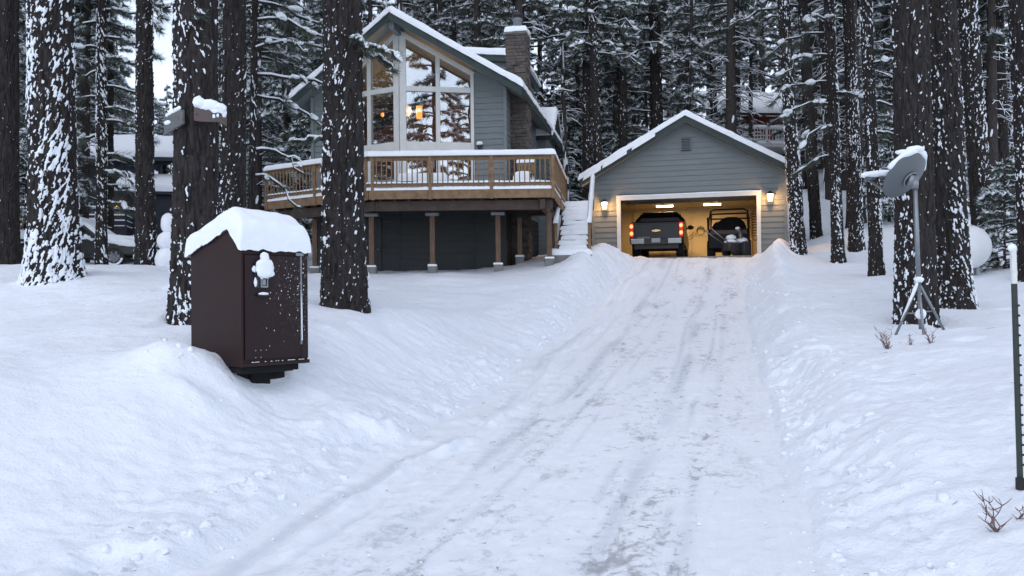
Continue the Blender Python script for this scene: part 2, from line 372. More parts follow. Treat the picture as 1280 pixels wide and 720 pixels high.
def ground(X, Y):
    X = np.asarray(X, float); Y = np.asarray(Y, float)
    le, re = left_edge(Y), right_edge(Y); zr = zroad(Y); N = natural(X, Y)
    dl, dr = le-X, X-re; d = np.maximum(dl, dr)
    wl = 1.9 - .5*sstep(12, 22, Y) ; wr = 1.5
    w = np.where(dl > dr, wl, wr)
    k = sstep(0, 1, np.clip(d/w, 0, 1)); k = .55*k+.45*np.clip(d/w, 0, 1)
    z = zr*(1-k)+np.maximum(N, zr+.03)*k
    # ploughed banks along the edges
    nb = fbm(X*1.3, Y*1.3, 0, 41, 3)
    al = .06 + .10*sstep(14, 21, Y) + .30*sstep(20, 26, Y)*sstep(30.6, 28.6, Y)
    ar = .17*sstep(4, 7, Y) + .14*sstep(18, 24, Y) + .24*sstep(24, 27.5, Y)*sstep(31.2, 29.4, Y)
    cl, cr_ = .55+.35*sstep(20, 26, Y), .75+.2*sstep(20, 26, Y)
    z = z + al*np.exp(-((dl-cl)/(.38+.25*sstep(20, 26, Y)))**2)*(.75+.5*nb)*(dl > -.2) + ar*np.exp(-((dr-cr_)/.42)**2)*(.75+.5*nb)*(dr > -.2)
    out = sstep(-.05, .30, d)
    z = z + .09*sstep(-.02, .10, dr)*sstep(1.6, .3, dr)*sstep(4, 6, Y) + .035*sstep(-.02, .08, dl)*sstep(1.2, .2, dl)
    # lumps: soft drift relief, then crumbs of ploughed snow near the edge
    z = z + out*((fbm(X*.55, Y*.55, 0, 51, 3)-.5)*.22 + (fbm(X*1.9, Y*1.9, 0, 52, 4)-.5)*.055)
    crumb = np.exp(-(d/.55)**2)*(d > -.1) + .35*np.exp(-((d-1.0)/.8)**2)
    f = fbm(X*6.5, Y*6.5, 0, 53, 4); f2 = fbm(X*15, Y*15, 0, 54, 3)
    z = z + out*np.minimum(1, crumb+.10)*((f-.5)*.10 + np.maximum(f2-.58, 0)*.20)
    # old footprints and holes in the drifts
    hol = vnoise(X*1.15+.7, Y*1.15, 0, 61); z = z - out*.10*sstep(.80, .95, hol)*sstep(24, 12, Y)
    # hollow melted and dug round the rubbish box
    hx, hy = X-BOXP[0]-.15, Y-BOXP[1]+.18
    hr = np.sqrt(hx*hx+hy*hy); an = np.arctan2(hy, hx)
    z = np.where(hr < 2.2, z - (.15*np.exp(-(hr/.46)**4)), z)
    z = z + .20*np.exp(-(((X+3.30)/.40)**2+((Y-8.45)/.40)**2)) + .10*np.exp(-(((X+2.9)/.22)**2+((Y-7.95)/.2)**2))
    for mx, my, mr, mh in MOUND:
        q = ((X-mx)**2+(Y-my)**2)/(mr*mr); z = z + mh*np.exp(-q)*(.7+.6*f)
    z = np.where(d < 0, z-.05*sstep(0, .15, -d), z)
    for (x0, y0, a, u0, u1, v0, v1, fz) in FOOT:
        ca, sa = math.cos(a), math.sin(a); u = (X-x0)*ca+(Y-y0)*sa; v = -(X-x0)*sa+(Y-y0)*ca
        ins = sstep(0, .25, np.minimum(np.minimum(u-u0, u1-u), np.minimum(v-v0, v1-v)))
        z = np.where(ins > 0, z*(1-ins)+np.minimum(z, fz)*ins, z)
    return z
def gz(x, y): return float(ground(np.array([x]), np.array([y]))[0])

# ------------------------------------------------------------------ frames of the two buildings
HT = at(500, 186, 27.5); HA = R(-10.0)      # chalet: origin under the prow, u to the right, v to the back
HB = 2.25
def hw(u, v, z): return Vector((HT.x+u*math.cos(HA)-v*math.sin(HA), HT.y+u*math.sin(HA)+v*math.cos(HA), z))
GO = at(741, 318, 31.5); GA = R(-14.5); GF = 3.05; GW = 6.66
def gw(u, v, z): return Vector((GO.x+u*math.cos(GA)-v*math.sin(GA), GO.y+u*math.sin(GA)+v*math.cos(GA), z))
FOOT += [(HT.x, HT.y, HA, -3.3, 3.6, .3, 10.5, 2.0), (GO.x, GO.y, GA, -.05, GW+.05, -.05, 7.1, GF-.3)]
# ------------------------------------------------------------------ trees
def trunk_np(h, r0, r1, lean=(0,0), nu=64, dz=.03, seed=1, snow=.35, side=None, flare=.35, bark=.03, far=False, lowboost=.0, fs=1.0):
    nz = max(8, int(h/dz)); t = np.linspace(0, 1, nz+1)**1.15; Z = t*(h+.6)-.6
    th = np.arange(nu)/nu*2*math.pi; TH, ZZ = np.meshgrid(th, Z)
    rr = r0+(r1-r0)*np.clip(ZZ/h, 0, 1) + r0*flare*np.exp(-np.clip(ZZ, -.6, None)/.45)*(.75+.5*vnoise(np.cos(TH)*1.6+seed, np.sin(TH)*1.6, 0, seed+3))
    cx, sx = np.cos(TH), np.sin(TH); x, y = cx*rr, sx*rr
    wx = (vnoise(x*7, y*7, ZZ*1.5+seed, seed+5)-.5)*.12
    n = vnoise((x+wx)*13, (y+wx)*13, ZZ*2.6+seed, seed+7)
    fur = np.exp(-((n-.5)/.10)**2); n3 = fbm(x*30, y*30, ZZ*14, seed+9, 2)
    rr2 = rr - bark*fur + (n3-.5)*bark*.7 + (vnoise(cx*2, sx*2, ZZ*.5+seed, seed+2)-.5)*r0*.10
    big = vnoise(cx*1.3+seed, sx*1.3, ZZ*.55+seed*3, seed+11)
    sel = 0 if side is None else .07*np.cos(TH-side)
    sh = ZZ*.25*(1 if seed % 2 else -1); a = fbm((x+sh)*15*fs, (y+sh)*15*fs, ZZ*5.2*fs, seed+13, 3, .6)
    side = R(-90+((seed*37) % 130)-65) if side is None else side; sel = .08*np.cos(TH-side)
    fld = a+.30*(big-.5)+.9*sel+lowboost*2.2*np.exp(-np.clip(ZZ, 0, 9)/1.1)-.25*(ZZ < -.1)
    vis = (ZZ > 0) & (ZZ < 7.5); thr = np.quantile(fld[vis], 1-min(.6, .17*snow*(.25+.75*min(snow,1.0))))
    fl = vnoise(x*42, y*42, ZZ*20, seed+17)
    m = (fld-thr)/.045
    m2 = (fl-(.938-.05*min(snow,1)))/.05
    m = np.clip(np.maximum(m, m2)*.5+.5, 0, 1)*(1-.8*fur*(m < 2))
    rr2 = rr2 + .028*np.clip(m, 0, 1)*(1 if not far else .6)
    lx, ly = lean[0]*np.clip(ZZ, -.6, None)/h, lean[1]*np.clip(ZZ, -.6, None)/h
    V = np.stack([cx*rr2+lx, sx*rr2+ly, ZZ], -1).reshape(-1,3)
    i = np.arange(nz)[:,None]*nu; j = np.arange(nu)[None,:]; j2 = (j+1)%nu
    return V, np.stack([i+j, i+j2, i+nu+j2, i+nu+j], -1).reshape(-1,4), m.ravel()

def needles(mb, C, A, n, L, W, spread, rg):
    """n needle-like slivers at every tuft centre C, along axis A"""
    k = len(C); C = np.repeat(C, n, 0); A = np.repeat(A, n, 0)
    D = A + rg.normal(0, spread, C.shape); D /= np.linalg.norm(D, axis=1)[:,None]
    Sd = np.cross(D, rg.normal(0, 1, C.shape)); Sd /= np.linalg.norm(Sd, axis=1)[:,None]+1e-9
    l = L*rg.uniform(.6, 1.15, (len(C),1)); w = W*rg.uniform(.7, 1.3, (len(C),1)); b = C+D*l*.05
    V = np.stack([b-Sd*w*.6, b+Sd*w*.6, b+D*l], 1).reshape(-1,3)
    mb.add(V, np.arange(len(V)).reshape(-1,3))

def tiltm(az, dn):
    ca, sa, cd, sd = math.cos(az), math.sin(az), math.cos(dn), math.sin(dn)
    return np.array([(ca*cd,-sa,ca*sd),(sa*cd,ca,sa*sd),(-sd,0,cd)])
def bough(wood, ndl, snw, p0, az, L, rise, droop, rg, tufts=6, size=.3, nn=9, thick=.03, bare=False, snow=1.0, lvl=0, seg=6, nw=.05):
    s = np.linspace(0, 1, seg); d = np.array([math.cos(az), math.sin(az), 0]); sd = np.array([-d[1], d[0], 0])
    wob = rg.normal(0, .05*L, (seg, 3))*s[:,None]
    P = np.array(p0)[None] + d*(s*L)[:,None] + np.array([0,0,1.0])*(L*(rise*s-droop*s*s))[:,None] + wob
    wood.tube(P, thick*(1-.75*s)+.004, 5, False)
    if snow > 0:
        lo, hi = (1, seg) if seg > 3 else (0, seg)
        up = np.array([0,0,1.0])*(thick*.9+.01)
        rad = (thick*.8+.008)*snow*(1.05-.6*s[lo-1:hi])*rg.uniform(.7, 1.2, hi-lo+1); snw.tube(P[lo-1:hi]+up, rad, 5, True, .75)
    if bare:
        for q in range(rg.integers(1, 4)):
            f = rg.uniform(.35, .85); b = np.array([np.interp(f, s, P[:,c]) for c in range(3)]); a2 = az+rg.choice([-1,1])*rg.uniform(.4, 1.0); l2 = L*rg.uniform(.2,.45)
            e = b+np.array([math.cos(a2)*l2, math.sin(a2)*l2, -l2*rg.uniform(-.1,.5)])
            wood.tube([b, (b+e)/2+[0,0,.04*L], e], [thick*.5, thick*.35, .004], 4, False)
            if snow > 0: snw.tube([b+[0,0,.02], (b+e)/2+[0,0,.04*L+.02], e+[0,0,.015]], np.array([thick*.55, thick*.5, .01])+.012*snow, 4, False, .8)
        return
    f = np.linspace(.28, 1.0, tufts) + rg.uniform(-.05, .05, tufts); f = np.clip(f, 0, 1.02)
    C = np.stack([np.interp(f, s, P[:,c]) for c in range(3)], 1)
    lat = rg.choice([-1, 1], tufts)*rg.uniform(.0, .30, tufts)*L*(1.15-f); C = C + sd[None]*lat[:,None]
    C[:,2] -= np.abs(lat)*.25
    A = d[None]*.8 + sd[None]*(np.sign(lat)*.5*(np.abs(lat) > .1))[:,None] + np.array([0,0,-.10])[None] + rg.normal(0, .15, C.shape)
    A /= np.linalg.norm(A, axis=1)[:,None]
    needles(ndl, C-A*size*.35, A, nn, size*1.15, nw, .55, rg)
    needles(ndl, C, A*np.array([1,1,.2])+np.array([0,0,-.5]), nn//2, size*.8, nw, .5, rg)
    if nn < 30:
        ca_ = A*np.array([1,1,.35])+np.array([0,0,.12]); needles(snw, C-A*size*.3+np.array([0,0,size*.10]), ca_, max(3, int(nn*.55*min(1.2,snow))), size*.95, nw*1.15, .42, rg)
    for q in range(tufts):
        if rg.random() < .84*min(1, snow):
            k = size*rg.uniform(.16, .50); ang = math.atan2(A[q,1], A[q,0])
            snw.lump(C[q]+A[q]*size*.15+np.array([0,0,size*.16]), (k*1.05, k*.62, k*.45*rg.uniform(.7,1.3)), 0, int(rg.integers(1,500)), lvl, .45, tiltm(ang+rg.normal(0,.4), rg.uniform(-.1,.8)))

def pine_meshes(seed, H, r0, crown0, rad, nb, size, nn, dead=8, snow=1.0, tufts=6, lean=(0,0), lvl=0, nu=14, nw=.05, top_cut=None, snowbark=.5, droop=(.25,.55), dz=.35, taper=1.0):
    rg = np.random.default_rng(seed); w, n, s = MB(), MB(), MB()
    V, Q, a = trunk_np(H, r0, .03, lean, nu, dz, seed, snowbark, None, .25, .012, True)
    for k in range(nb):
        f = (k+rg.random())/nb; z = crown0+(H-crown0-.3)*f
        L = rad*(1-f)**.62*taper*rg.uniform(.55, 1.15)+.25
        if f < .12: L *= .55+.45*f/.12
        az = rg.uniform(0, 2*math.pi); c = (lean[0]*z/H, lean[1]*z/H, z)
        bough(w, n, s, c, az, L, rg.uniform(.0, .30)+.2*f, rg.uniform(*droop), rg, max(3, int(tufts*min(1.2, L/rad+.3))), size*rg.uniform(.8,1.2), nn, .018+.014*L, False, snow*rg.uniform(.6,1.15), lvl, 6, nw)
    for k in range(dead):
        z = crown0*rg.uniform(.25, 1.05); c = (lean[0]*z/H, lean[1]*z/H, z)
        bough(w, n, s, c, rg.uniform(0, 2*math.pi), rad*rg.uniform(.35, .95), rg.uniform(-.05,.35), rg.uniform(.25,.7), rg, 0, .1, 0, .022, True, snow)
    nv = len(V); W = np.vstack(w.V) if w.V else np.zeros((0,3))
    QQ = [Q]+[q+nv for q in w.Q]; TT = [t+nv for t in w.T]
    tm = np_mesh('trunk', np.vstack([V, W]), np.vstack(TT) if TT else None, np.vstack(QQ), True, np.concatenate([a, np.zeros(len(W))]))
    cm = np_mesh('crown', np.vstack(n.V), np.vstack(n.T), None, False) if n.V else None
    sm_ = np_mesh('snow', np.vstack(s.V), np.vstack(s.T) if s.T else None, np.vstack(s.Q) if s.Q else None, True)
    return tm, cm, sm_
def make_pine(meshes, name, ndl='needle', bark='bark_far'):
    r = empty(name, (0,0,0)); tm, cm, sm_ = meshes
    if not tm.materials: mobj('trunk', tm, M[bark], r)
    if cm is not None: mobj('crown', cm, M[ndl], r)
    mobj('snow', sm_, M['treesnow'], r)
    return r

def hero(name, label, px, py, Y, wpx, toppx=None, seed=1, snow=.35, side=None, h=15.0, taper=.72, flare=.35, nu=200, dz=.017, boughs=(), group=None, bark=.03, lowboost=0, tilt_y=0.0, crown=True, mound=.0, fs=None):
    """a big pine whose trunk crosses the whole picture: foot at pixel (px, py) and depth Y"""
    p = at(px, py, Y); r0 = wpx/FPX*Y/2
    lean = (0, 0)
    if toppx is not None:
        q = at(toppx, 0, Y); lean = ((q.x-p.x)/(q.z-p.z)*h, tilt_y)
    r = empty(name, (p.x, p.y, gz(p.x, p.y)-.03), 0, label, 'tree', group)
    V, Q, a = trunk_np(h, r0, r0*taper, lean, nu, dz, seed, snow, side, flare, bark, False, lowboost, fs or (2.0 if Y < 18 else 2.2))
    mobj('trunk', np_mesh('trunk', V, None, Q, True, a), M['bark'], r)
    rg = np.random.default_rng(seed+900); w, n, s = MB(), MB(), MB()
    for (z, az, L, rise, droop, tufts, size, bare) in boughs:
        c = (lean[0]*z/h+math.cos(az)*r0*.7, lean[1]*z/h+math.sin(az)*r0*.7, z)
        bough(w, n, s, c, az, L, rise, droop, rg, tufts, size, 34, .03, bare, 1.1, 2, 8, .012)
    if crown:       # the crown, above the picture
        for k in range(26):
            z = h*.62+k*.21; az = rg.uniform(0, 6.28); c = (lean[0]*z/h, lean[1]*z/h, z)
            bough(w, n, s, c, az, rg.uniform(1.6, 3.0)*(1.15-k/34), .2, .4, rg, 6, .42, 10, .05, False, .8, 0, 6, .06)
    if w.V: w.build('limb', M['bark'], r, True)
    if n.V: n.build('crown', M['needle'], r)
    if s.V: s.build('snow', M['treesnow'], r, True)
    if mound: MOUND.append((p.x, p.y-.1, r0*2.4, mound))
    return r
# ------------------------------------------------------------------ house (chalet)
def build_house():
    h = empty('chalet', (HT.x, HT.y, HB), HA, 'grey chalet with tall white-framed prow windows, stone chimney and snow-covered roof', 'house')
    Z = lambda z: z-HB
    ZR, TAN, TH = 10.18, math.tan(R(29.4)), .19          # underside of the ridge, pitch, roof thickness
    zr = lambda u: ZR-abs(u)*TAN
    c20, s20, FL = math.cos(R(20)), math.sin(R(20)), 2.35
    UW, VB = 3.2, 10.2
    fr, fl = (FL*c20, FL*s20), (-FL*c20, FL*s20)
    DF = 4.72
    # walls --------------------------------------------------------------
    w = MB()
    siding(w, (0,0,0), (c20, s20, 0), (s20,-c20,0), [(2.33, Z(DF)), (2.36, Z(DF)), (2.36, Z(zr(fr[0]))), (2.33, Z(zr(fr[0])+.01))])
    for sg in (1, -1):
        a = fr[0] if sg > 0 else UW
        pts = [(fr[0]*1.0, Z(4.62)), (UW, Z(4.62)), (UW, Z(zr(UW))), (fr[0], Z(zr(fr[0])))]
        siding(w, (0, fr[1], 0), (sg,0,0), (0,-1,0), [(p[0], p[1]) for p in pts], z0=-.1)
        siding(w, (sg*UW, fr[1], 0), (0,1,0), (sg,0,0), [(0, Z(4.62)), (VB-fr[1], Z(4.62)), (VB-fr[1], Z(zr(UW))), (0, Z(zr(UW)))], z0=-.1)
    w.prism([(-UW, VB, Z(2.3)), (UW, VB, Z(2.3)), (UW, VB, Z(zr(UW))), (0, VB, Z(ZR)), (-UW, VB, Z(zr(UW)))], (0,-.1,0))
    w.build('wall', M['siding'], h)
    for sg in (1,-1):
        cb = MB()
        cb.box((sg*(UW+.012), fr[1]-.012, Z((4.62+zr(UW))/2)), (.10,.10, zr(UW)-4.62-.1))
        cb.build('corner_board', M['siding'], h)
    # lower storey under the deck
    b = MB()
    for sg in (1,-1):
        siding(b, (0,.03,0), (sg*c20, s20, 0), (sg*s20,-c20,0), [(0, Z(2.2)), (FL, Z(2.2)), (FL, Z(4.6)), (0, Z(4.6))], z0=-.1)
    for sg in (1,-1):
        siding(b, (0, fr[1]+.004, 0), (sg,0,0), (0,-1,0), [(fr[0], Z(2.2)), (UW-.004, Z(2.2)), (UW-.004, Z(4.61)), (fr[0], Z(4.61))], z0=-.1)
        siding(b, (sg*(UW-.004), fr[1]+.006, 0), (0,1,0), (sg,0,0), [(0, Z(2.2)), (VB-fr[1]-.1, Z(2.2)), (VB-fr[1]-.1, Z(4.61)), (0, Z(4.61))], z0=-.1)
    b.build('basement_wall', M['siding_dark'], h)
    d = MB(); dv = (-c20, s20)
    for (s0, s1, z0, z1, pr) in ((.75, 1.75, 2.3, 4.25, .05),):
        o = np.array([dv[0], dv[1]]); nn = np.array([-s20, -c20])
        P = [(o[0]*s+nn[0]*pr, o[1]*s+.03+nn[1]*pr, Z(z)) for s, z in ((s0,z0),(s1,z0),(s1,z1),(s0,z1))]
        d.prism(P, (-nn[0]*.04, -nn[1]*.04, 0))
    dd = d.build('basement_door', M['siding_dark'], h, bevel=.01)
    k = MB(); k.lump((dv[0]*.85-s20*.09, dv[1]*.85-c20*.09+.03, Z(3.25)), (.035,.035,.035), lvl=1, jit=0); k.build('knob', M['metal'], dd, True)
    # prow windows ---------------------------------------------------------
    zt = lambda s: zr(s*c20)-.10
    for sg in (1, -1):
        ud = np.array([sg*c20, s20, 0]); nd = np.array([sg*s20, -c20, 0])
        T3 = lambda s, z, o=0.0: tuple(ud*s+nd*o+np.array([0,0,Z(z)]))
        f = MB()
        def bar(s0, z0, s1, z1, wd, o=.0, dp=.10):
            f.beam(T3(s0,z0,o), T3(s1,z1,o), dp, wd, up=tuple(np.cross(nd, np.array(T3(s1,z1))-np.array(T3(s0,z0)))/max(1e-6, np.linalg.norm(np.array(T3(s1,z1))-np.array(T3(s0,z0))))))
        M1, E = 1.20, 2.29
        bar(.10, DF, .10, zt(.10), .20, .012)                      # half of the corner post
        bar(M1, 6.30, M1, zt(M1), .13, .004)
        bar(E, DF, E, zt(E), .10, .006)
        bar(.2, 8.27, E-.05, 8.27, .16, 0)                       # transom
        bar(.2, 6.45, E-.05, 6.45, .30, -.006)                   # broad sill board
        bar(.0, zt(0)-.06, E+.05, zt(E+.05)-.06, .13, .018)        # raking head
        bar(M1, DF, M1, 6.3, .12, .002); bar(.2, DF+.06, E-.05, DF+.06, .12, -.004)
        win = f.build('window', M['trim'], h, bevel=.008)
        g = MB()
        for (a, b_) in ((.19, M1-.06), (M1+.06, E-.045)):
            for (z0, z1) in ((DF+.1, 6.31), (6.59, 8.20)):
                g.prism([T3(a,z0,-.02), T3(b_,z0,-.02), T3(b_,z1,-.02), T3(a,z1,-.02)], tuple(-nd*.012))
            g.prism([T3(a,8.34,-.02), T3(b_,8.34,-.02), T3(b_,zt(b_)-.11,-.02), T3(a,zt(a)-.11,-.02)], tuple(-nd*.012))
        g.build('glass', M['glass'], win)
        e = MB()                                                   # dark rubber beads round the panes
        for (a, b_) in ((.20, M1-.065), (M1+.065, E-.05)):
            for pl in ([(a,6.60),(b_,6.60),(b_,8.19),(a,8.19)], [(a,8.35),(b_,8.35),(b_,zt(b_)-.125),(a,zt(a)-.125)]):
                for q in range(len(pl)):
                    p0, p1 = pl[q], pl[(q+1)%len(pl)]; e.beam(T3(*p0,-.012), T3(*p1,-.012), .02, .022)
        e.build('glazing_bead', M['soffit'], win)
    # room behind the glass
    r = MB(); r.box((0, 5.3, Z(DF)-.08), (6.2, 9.3, .12)); r.prism([(-2.2,.9,Z(DF)-.14),(0,.12,Z(DF)-.14),(2.2,.9,Z(DF)-.14)], (0,0,.12)); r.build('floor', M['interior'], h)
    r = MB(); r.prism([(-3.05,6.2,Z(DF)),(3.05,6.2,Z(DF)),(3.05,6.2,Z(8.1)),(0,6.2,Z(9.8)),(-3.05,6.2,Z(8.1))], (0,.08,0))
    for sg in (1,-1): r.prism([(sg*3.03,1.0,Z(DF)),(sg*3.03,6.2,Z(DF)),(sg*3.03,6.2,Z(8.15)),(sg*3.03,1.0,Z(8.15))], (sg*.03,0,0))
    r.build('interior_wall', M['interior'], h)
    # roof ------------------------------------------------------------------
    ev = UW+.60
    for sg in (1, -1):
        A = (0,-.95,Z(zr(0))); Bq = (sg*ev, .45, Z(zr(ev))); Cq = (sg*ev, VB+.4, Z(zr(ev))); Dq = (0, VB+.4, Z(zr(0)))
        rf = MB(); rf.prism([A,Bq,Cq,Dq], (0,0,TH-.03)); ro = rf.build('roof', M['soffit'], h)
        fa = MB()
        up = np.array([0,0,1.0])
        fa.prism([np.array(A)+(0,-.03,-.05), np.array(Bq)+(sg*.02,-.03,-.05), np.array(Bq)+(sg*.02,-.03,TH), np.array(A)+(0,-.03,TH)], (0,.045,0))
        fa.prism([np.array(Bq)+(sg*.002,.02,-.05), np.array(Cq)+(sg*.002,0,-.05), np.array(Cq)+(sg*.002,0,TH), np.array(Bq)+(sg*.002,.02,TH)], (sg*.03,0,0))
        fa.build('fascia', M['fascia'], ro)
        s_ = MB(); o = np.array([0,0,TH])
        s_.snow(np.array(A)+o+(-sg*.02,-.06,0), np.array(Bq)+o+(sg*.07,-.06,-.03), np.array(Cq)+o+(sg*.07,0,-.03), np.array(Dq)+o+(-sg*.02,0,0), .24, .10, 26, 40, 3+sg, .16, .0)
        s_.build('snow', M['snowcap'], ro, True)
    k = MB(); k.beam((0,-.80,Z(ZR)-.14), (0,.3,Z(ZR)-.14), .16, .26); k.build('ridge_beam', M['soffit'], h, bevel=.01)
    # chimney -----------------------------------------------------------------
    c = MB(); u0, u1, v0, v1, zt2 = 3.10, 3.74, 1.75, 2.55, 10.30; c.box(((u0+u1)/2,(v0+v1)/2,Z((2.2+zt2)/2)), (u1-u0-.06, v1-v0-.06, zt2-2.2))
    rg = random.Random(5); z = 2.2
    while z < zt2-.02:
        hh = min(rg.uniform(.07,.17), zt2-z)
        for (ax, a0, a1) in (('f',u0,u1), ('r',v0,v1), ('l',v0,v1)):
            x = a0
            while x < a1-.01:
                ww = min(rg.uniform(.12,.36), a1-x); ww = a1-x if a1-x-ww < .07 else ww; p = rg.uniform(.012,.05); g_ = .008
                if ax == 'f': c.box((x+ww/2, v0-p/2+.02, Z(z+hh/2)), (ww-g_, p+.04, hh-g_))
                elif ax == 'r': c.box((u1+p/2-.02, x+ww/2, Z(z+hh/2)), (p+.04, ww-g_, hh-g_))
                elif z > 8: c.box((u0-p/2+.02, x+ww/2, Z(z+hh/2)), (p+.04, ww-g_, hh-g_))
                x += ww
        z += hh
    ch = c.build('chimney', M['stone'], h, bevel=.008)
    s_ = MB(); s_.box(((u0+u1)/2,(v0+v1)/2,Z(zt2)+.03), (.72,.90,.06)); s_.build('cap', M['concrete'], ch, bevel=.01)
    s_ = MB(); zz = Z(zt2)+.06; s_.snow((u0-.06,v0-.07,zz),(u1+.06,v0-.07,zz),(u1+.06,v1+.07,zz),(u0-.06,v1+.07,zz), .20, .09, 8, 8, 4, .1, 0); s_.build('snow', M['snowcap'], ch, True)
    s_ = MB(); s_.lathe([(.0,Z(zt2)),(.15,Z(zt2)),(.15,Z(zt2)+.55),(.17,Z(zt2)+.56),(.17,Z(zt2)+.60),(.11,Z(zt2)+.61),(.11,Z(zt2)+.68)], (3.42,2.15,0), 20)
    fl_ = s_.build('flue', M['metal'], ch, True)
    s_ = MB(); s_.lathe([(.0,Z(zt2)+.68),(.2,Z(zt2)+.68),(.2,Z(zt2)+.72),(.09,Z(zt2)+.80),(0,Z(zt2)+.81)], (3.42,2.15,0), 20); s_.build('flue_cap', M['darkmetal'], ch, True)
    # shed dormer on the right slope -----------------------------------------
    dm = MB(); siding(dm, (0,4.4,0), (1,0,0), (0,-1,0), [(.9,Z(8.6)),(3.0,Z(8.3)),(3.0,Z(10.05)),(.9,Z(10.25))]); siding(dm, (3.0,4.4,0), (0,1,0), (1,0,0), [(0,Z(8.2)),(4,Z(8.2)),(4,Z(10.05)),(0,Z(10.05))])
    do = dm.build('dormer', M['siding'], h)
    q = MB(); q.prism([(.6,4.15,Z(10.28)),(3.2,4.15,Z(10.02)),(3.2,8.8,Z(10.02)),(.6,8.8,Z(10.28))], (0,0,.2)); q.build('dormer_roof', M['fascia'], do)
    q = MB(); q.snow((.6,4.1,Z(10.49)),(3.26,4.1,Z(10.23)),(3.26,8.8,Z(10.23)),(.6,8.8,Z(10.49)), .26, .12, 14, 14, 8, .1, 0); q.build('snow', M['snowcap'], do, True)
    # gabled wing at the back right ------------------------------------------
    wg = MB(); siding(wg, (1.8,7.9,0), (1,0,0), (0,-1,0), [(0,Z(3)),(1.75,Z(3)),(1.75,Z(8.05)),(0,Z(8.05))])
    siding(wg, (3.55,7.9,0), (0,1,0), (1,0,0), [(0,Z(3)),(2.8,Z(3)),(2.8,Z(8.05)),(1.4,Z(9.05)),(0,Z(8.05))])
    wo = wg.build('wing', M['siding'], h)
    for sg in (1,-1):
        q = MB(); m = 9.3; q.prism([(1.6,m,Z(9.12)),(3.85,m,Z(9.12)),(3.85,m-sg*1.85,Z(7.82)),(1.6,m-sg*1.85,Z(7.82))], (0,0,.18)); q.build('wing_roof', M['fascia'], wo)
        q = MB(); q.snow((1.6,m,Z(9.3)),(3.88,m,Z(9.3)),(3.88,m-sg*1.9,Z(7.99)),(1.6,m-sg*1.9,Z(7.99)), .26, .12, 12, 12, 9, .1, 0); q.build('snow', M['snowcap'], wo, True)
    return h
house = build_house()
def thing_light(name, loc, power, col, radius=.05):
    l = bpy.data.lights.new(name, 'POINT'); l.energy = power; l.color = col; l.shadow_soft_size = radius
    o = bpy.data.objects.new(name, l); o.location = loc; return link(o)

# lamps seen in the chalet
M['lampglow'] = emit('lamp_shade_glow', (1.0,.42,.08), 1.9); M['lampglow2'] = emit('bulb_glow', (1.0,.36,.10), 2.2)
p = at(524, 141, 29.6)
l = empty('pendant_lamp', (p.x, p.y, p.z-.2), 0, 'glowing yellow shade of the lamp seen through the right prow window of the chalet', 'lamp')
q = MB(); q.lathe([(0,0),(.10,0),(.11,.42),(0,.42)], n=16); q.build('lamp_shade', M['lampglow'], l, True)
q = MB(); q.tube([(0,0,.42),(0,0,1.25)], .01, 5); q.build('stem', M['darkmetal'], l)
thing_light('room_light', (p.x-.5, p.y+.6, p.z+.2), 95, (1,.55,.22), .2)
p = at(478, 142, 30.6)
l = empty('glowing_bulb', (p.x, p.y, p.z-.1), 0, 'small dim orange light deep inside the left prow window of the chalet', 'lamp')
q = MB(); q.lump((0,0,.06), (.06,.06,.08), lvl=1, jit=.0); q.build('bulb', M['lampglow2'], l, True)
q = MB(); q.tube([(0,0,.12),(0,0,1.0)], .008, 5); q.build('cord', M['darkmetal'], l)
# armchair seen through the lower glass
p = hw(-.9, 2.2, 4.70)
l = empty('armchair', p, HA, 'orange-brown armchair just visible behind the lower left glass of the chalet', 'chair')
M['orange'] = mat('tan_leather', (.50,.22,.06), .6, 0, .2, 5)
q = MB(); q.box((0,0,.3), (.8,.8,.3)); q.build('seat', M['orange'], l, bevel=.06)
q = MB(); q.box((0,.38,.65), (.8,.18,.7)); q.build('backrest', M['orange'], l, bevel=.06)
for sg in (1,-1): q = MB(); q.box((sg*.42,-.02,.45), (.16,.75,.5)); q.build('armrest', M['orange'], l, bevel=.05)
# wall lantern beside the prow, with its cap of snow
p = hw(2.40, .80-.10, 6.43)
l = empty('wall_lantern', p, HA, 'tiny unlit wall lantern capped with snow right of the chalet prow windows', 'lamp')
q = MB(); q.box((0,.06,.0), (.06,.05,.16)); q.build('bracket', M['darkmetal'], l)
q = MB(); q.lathe([(0,-.08),(.05,-.08),(.07,.04),(.09,.06),(0,.1)], n=10); q.build('lantern_body', M['darkmetal'], l)
q = MB(); q.lump((0,0,.13), (.10,.09,.07), lvl=2, jit=.1); q.build('snow', M['snowcap'], l, True)

